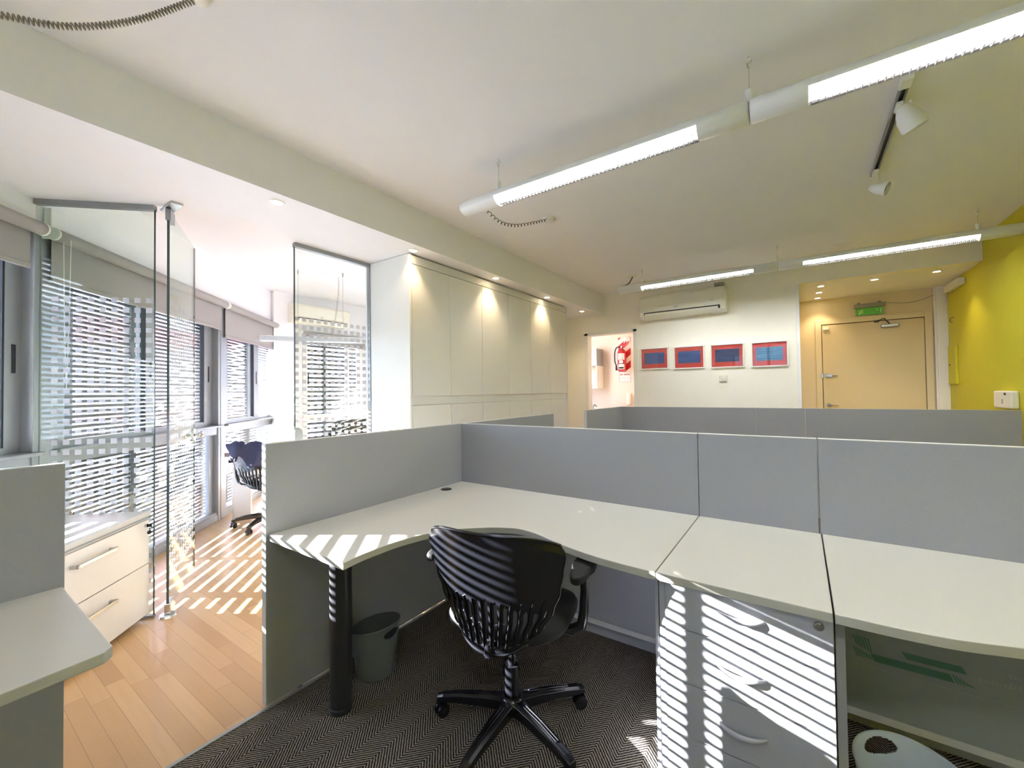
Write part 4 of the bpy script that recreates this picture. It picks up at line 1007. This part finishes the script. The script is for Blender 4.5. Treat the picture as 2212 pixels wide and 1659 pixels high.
t = thing('thermostat', (-0.80, YB, 1.435), 'small cream thermostat with a round dial, under the third picture', 'thermostat')
MB().box(-0.845, -0.755, YB - 0.028, YB - 0.001, 1.395, 1.475).build('case', 'cream', t, bevel=0.006, seg=3)
MB().lathe((-0.79, YB - 0.028, 1.443), [(0.0, 0.012), (0.018, 0.012), (0.021, 0.0)], axis=(0, -1, 0), n=24).build('dial', 'white', t, smooth=True)

# entrance door
r = sroot('door_1', (0.785, 7.2, 0))
MB().box(0.275, 1.295, 7.165, 7.192, 0.01, 2.155).build('door_leaf', 'door', r, bevel=0.002)
b = MB().box(0.20, 0.268, 7.16, 7.2, 0, 2.235).box(1.302, 1.37, 7.16, 7.2, 0, 2.235).box(0.268, 1.302, 7.16, 7.2, 2.165, 2.235); b.build('door_frame', 'hall', r, bevel=0.003)
MB().box(0.266, 0.304, 7.19, 7.2, 0, 2.167).box(1.29, 1.304, 7.19, 7.2, 0, 2.167).box(0.266, 1.304, 7.19, 7.2, 2.15, 2.167).build('door_gap', 'ink', r)
b = MB().box(0.30, 0.375, 7.152, 7.165, 1.44, 1.485); b.cyl((0.31, 7.15, 1.463), (0.43, 7.15, 1.463), 0.008, n=12); b.box(0.255, 0.278, 7.15, 7.162, 1.43, 1.50)
b.build('bolt', 'steel', r, bevel=0.002)
b = MB(); b.lathe((0.335, 7.165, 1.06), [(0, 0.01), (0.025, 0.01), (0.027, 0)], axis=(0, -1, 0), n=20); b.tube([(0.335, 7.155, 1.06), (0.335, 7.115, 1.06), (0.43, 7.11, 1.06)], 0.008, 8); b.build('door_handle', 'steel', r, smooth=True)
MB().box(0.285, 0.35, 7.145, 7.165, 2.09, 2.125).build('door_sensor', 'white', r, bevel=0.003)
b = MB().box(0.885, 1.055, 7.115, 7.165, 2.065, 2.105); c_ = b.build('door_closer', 'steel', r, bevel=0.006)
MB().tube([(0.97, 7.13, 2.107), (0.91, 7.07, 2.175), (0.84, 7.15, 2.15)], 0.007, 6).box(0.825, 0.87, 7.15, 7.162, 2.14, 2.165).build('closer_arm', 'charcoal', c_)
# exit sign
t = thing('exit_sign', (0.775, 7.2, 2.3), 'green exit sign hanging under a grey lamp housing above the entrance door', 'sign')
b = MB().box(0.625, 0.935, 7.135, 7.165, 2.345, 2.395).box(0.66, 0.69, 7.165, 7.2, 2.38, 2.42).box(0.87, 0.90, 7.165, 7.2, 2.38, 2.42); b.build('housing', 'kit_cab', t, bevel=0.004)
pn = MB().box(0.64, 0.915, 7.147, 7.153, 2.245, 2.34).build('panel', 'green', t)
b = MB()
def sp(x0, x1, z0, z1, sl=0): b.add([(x0, 7.1465, z0), (x1, 7.1465, z0), (x1 + sl, 7.1465, z1), (x0 + sl, 7.1465, z1)], [(0, 1, 2, 3)])
sp(0.665, 0.69, 2.26, 2.30, 0.012); sp(0.70, 0.715, 2.27, 2.325); sp(0.66, 0.70, 2.303, 2.312, 0.004); sp(0.885, 0.90, 2.262, 2.325); sp(0.86, 0.87, 2.29, 2.325, -0.02)
b.build('pictogram', 'green_pale', pn)
tag(MB().tube(spline3([Vector(p) for p in ((0.94, 7.19, 2.40), (1.1, 7.195, 2.365), (1.25, 7.195, 2.375), (1.383, 7.14, 2.42))], 6), 0.003, 5).build('cable', 'kit_cab', smooth=True), 'thin cable running from the exit sign to the lime wall corner', 'cable')
# lime wall items
tag(MB().box(XY - 0.065, XY, 6.46, 6.98, 2.40, 2.475).build('emergency_light', 'white', bevel=0.01, seg=3), 'slim white box mounted high on the lime wall inside the entrance', 'emergency light')
t = thing('access_panel', (XY, 6.94, 1.54), 'lime painted access panel left ajar in the lime wall beside the entrance', 'access panel')
MB().box(XY - 0.022, XY - 0.001, 6.80, 7.09, 1.32, 1.77).build('cover', 'yellow', t, bevel=0.002)
MB().lathe((XY - 0.022, 7.01, 1.55), [(0, 0.008), (0.012, 0.008), (0.013, 0)], axis=(-1, 0, 0), n=14).build('lock', 'brown', t)
tag(MB().box(XY - 0.008, XY, 6.67, 6.73, 1.33, 1.40).build('blank_plate', 'yellow', bevel=0.002), 'small lime painted cover plate right of the access panel', 'cover plate')
tag(MB().tube([(XY, 6.90, 2.10), (XY - 0.03, 6.90, 2.085), (XY - 0.035, 6.90, 2.05), (XY - 0.015, 6.90, 2.04)], 0.005, 6).build('wall_hook', 'brown', smooth=True), 'small hook on the lime wall above the access panel', 'hook')
t = thing('intercom', (XY, 5.41, 1.18), 'cream wall keypad box on the lime wall, just above the far partition', 'intercom')
MB().box(XY - 0.05, XY - 0.001, 5.22, 5.60, 1.10, 1.25).build('case', 'cream', t, bevel=0.012, seg=3)
MB().box(XY - 0.0515, XY - 0.05, 5.32, 5.36, 1.215, 1.235).build('display', 'ink', t)
b = MB()
for k in range(3): b.box(XY - 0.0512, XY - 0.05, 5.385 + 0.012 * k, 5.39 + 0.012 * k, 1.14, 1.18)
b.build('print_mark', 'kit_cab', t)

# ============================================================ KITCHENETTE
t = thing('safety_sign', (-2.53, 7.2, 1.83), 'red and white striped fire point board behind the extinguisher', 'sign')
MB().box(-2.64, -2.42, 7.19, 7.199, 1.63, 2.235).build('striped_board', 'hazard', t)
MB().box(-2.535, -2.425, 7.186, 7.19, 2.12, 2.228).build('class_panel', 'label', t)
b = MB(); b.tube([(-2.505, 7.184, 2.172), (-2.48, 7.184, 2.215), (-2.455, 7.184, 2.172)], 0.0022, 4, closed=True); b.box(-2.52, -2.485, 7.1845, 7.186, 2.125, 2.16).box(-2.475, -2.44, 7.1845, 7.186, 2.125, 2.16); b.build('class_symbol', 'red', t)
MB().box(-2.64, -2.42, 7.19, 7.199, 1.44, 1.63).build('text_panel', 'label', t)
b = MB()
for z0, z1 in ((1.622, 1.626), (1.445, 1.449), (1.515, 1.518), (1.478, 1.48)): b.box(-2.635, -2.425, 7.188, 7.19, z0, z1)
b.box(-2.635, -2.632, 7.188, 7.19, 1.445, 1.626).box(-2.428, -2.425, 7.188, 7.19, 1.445, 1.626)
for k in range(10):
    if k != 3: b.box(-2.615 + k * 0.018, -2.604 + k * 0.018, 7.188, 7.19, 1.565, 1.592 - (k % 2) * 0.004)
b.build('text_mark', 'red', t)
t = thing('fire_extinguisher', (-2.55, 7.11, 1.62), 'red fire extinguisher with black hose and white labels, on the striped board', 'fire extinguisher')
cx_, cy_ = -2.545, 7.10
MB().lathe((cx_, cy_, 0), [(0.0, 1.64), (0.066, 1.642), (0.072, 1.66), (0.072, 1.95), (0.066, 1.985), (0.045, 2.01), (0.022, 2.02), (0.022, 2.04), (0, 2.04)], n=32).build('cylinder', 'red', t, smooth=True)
MB().cyl((cx_, cy_, 2.04), (cx_, cy_, 2.075), 0.018, n=14).build('valve', 'steel', t)
MB().tube([(cx_ - 0.02, cy_, 2.07), (cx_ + 0.03, cy_ - 0.01, 2.10), (cx_ + 0.09, cy_ - 0.01, 2.12)], 0.009, 8).tube([(cx_, cy_, 2.055), (cx_ + 0.08, cy_ - 0.01, 2.07)], 0.007, 6).build('lever', 'red', t)
MB().tube(spline3([Vector(p) for p in ((cx_ - 0.015, cy_, 2.06), (cx_ - 0.08, cy_ - 0.03, 2.05), (cx_ - 0.115, cy_ - 0.03, 1.96), (cx_ - 0.115, cy_ - 0.03, 1.80), (cx_ - 0.09, cy_ - 0.04, 1.745))], 6), 0.010, 8).tube([(cx_ - 0.09, cy_ - 0.04, 1.745), (cx_ - 0.085, cy_ - 0.04, 1.65)], [0.012, 0.018], 10).build('hose', 'ink', t, smooth=True)
for (z0, z1, hw, m_) in ((1.83, 1.94, 0.85, 'label'), (1.77, 1.82, 0.45, 'cream'), (1.665, 1.755, 0.75, 'label')):
    def lf(u, v, z0=z0, z1=z1, hw=hw):
        a = -math.pi / 2 + 0.12 + (u * 2 - 1) * hw; return Vector((cx_ + 0.0735 * math.cos(a), cy_ + 0.0735 * math.sin(a), z0 + (z1 - z0) * v))
    MB().grid(lf, 12, 1).build('label', m_, t)
def lf(u, v): a = -math.pi / 2 + 0.12 + (u * 2 - 1) * 0.6; return Vector((cx_ + 0.0742 * math.cos(a), cy_ + 0.0742 * math.sin(a), 1.675 + 0.03 * v))
b = MB(); b.grid(lf, 10, 1)
for z0 in (1.92, 1.90, 1.875, 1.855, 1.84):
    b.grid(lambda u, v, z0=z0: Vector((cx_ + 0.0742 * math.cos(-math.pi / 2 + 0.12 + (u * 2 - 1) * 0.6), cy_ + 0.0742 * math.sin(-math.pi / 2 + 0.12 + (u * 2 - 1) * 0.6), z0 + 0.004 * v)), 8, 1)
b.build('label_print', 'ink', t)
MB().tube([(cx_ + 0.075 * math.cos(R(a)), cy_ + 0.075 * math.sin(R(a)), 1.76) for a in range(0, 360, 15)], 0.004, 5, closed=True).build('strap', 'ink', t)
t = thing('wall_phone', (-2.46, 7.2, 1.15), 'cream wall telephone handset below the fire extinguisher', 'telephone')
MB().box(-2.505, -2.425, 7.165, 7.199, 1.04, 1.25).build('base', 'cream', t, bevel=0.012, seg=3)
MB().tube([(-2.447, 7.165, 1.235), (-2.445, 7.135, 1.225), (-2.445, 7.13, 1.145), (-2.445, 7.135, 1.065), (-2.447, 7.165, 1.055)], [0.016, 0.018, 0.012, 0.018, 0.016], 10).build('handset', 'cream', t, smooth=True)
t = thing('wall_cabinet', (-3.2, 7.05, 1.9), 'grey wall cabinet with an open shelf below, left inside the kitchenette doorway', 'cabinet')
MB().box(-3.49, -2.93, 6.90, 7.19, 1.74, 2.04).build('cabinet_box', 'kit_cab', t, bevel=0.002)
MB().box(-3.49, -2.93, 6.90, 7.19, 2.04, 2.055).build('top', 'kitchen', t)
MB().box(-2.945, -2.93, 6.90, 7.19, 1.36, 1.74).build('side_panel', 'cream', t)
MB().box(-3.49, -2.91, 6.88, 7.19, 1.34, 1.36).build('shelf', 'cream', t, bevel=0.002)
def tw(u, v): return Vector((-3.10 + 0.07 * u, 6.95 + 0.012 * math.sin(9 * u + 3 * v), 1.37 + 0.26 * v - 0.02 * u))
tag(MB().grid(tw, 10, 12).build('towel', 'label', smooth=True, solid=0.006), 'pale cloth standing on the kitchenette shelf', 'towel')
t = thing('counter', (-3.0, 6.9, 0), 'kitchenette counter with a tap, mostly hidden behind the far partition', 'counter')
MB().box(-3.49, -2.75, 6.65, 7.19, 0.002, 0.88).build('body', 'kit_cab', t); MB().box(-3.495, -2.73, 6.62, 7.195, 0.88, 0.91).build('top', 'steel', t)
MB().tube([(-3.05, 7.0, 0.91), (-3.05, 7.0, 1.03), (-2.99, 6.93, 1.05), (-2.95, 6.9, 1.02)], 0.011, 8).build('tap', 'chrome', t, smooth=True)
# kitchenette ceiling lamp that lights that little room
t = thing('ceiling_panel_lamp', (-2.2, 6.55, 2.42), 'white lamp on the kitchenette ceiling, its rim just showing at the top of the doorway', 'lamp')
MB().box(-2.3, -2.05, 6.4, 6.75, 2.39, 2.42).build('housing', 'white', t, bevel=0.004)
MB().box(-2.29, -2.06, 6.41, 6.74, 2.386, 2.39).build('diffuser', 'kit_glow', t)
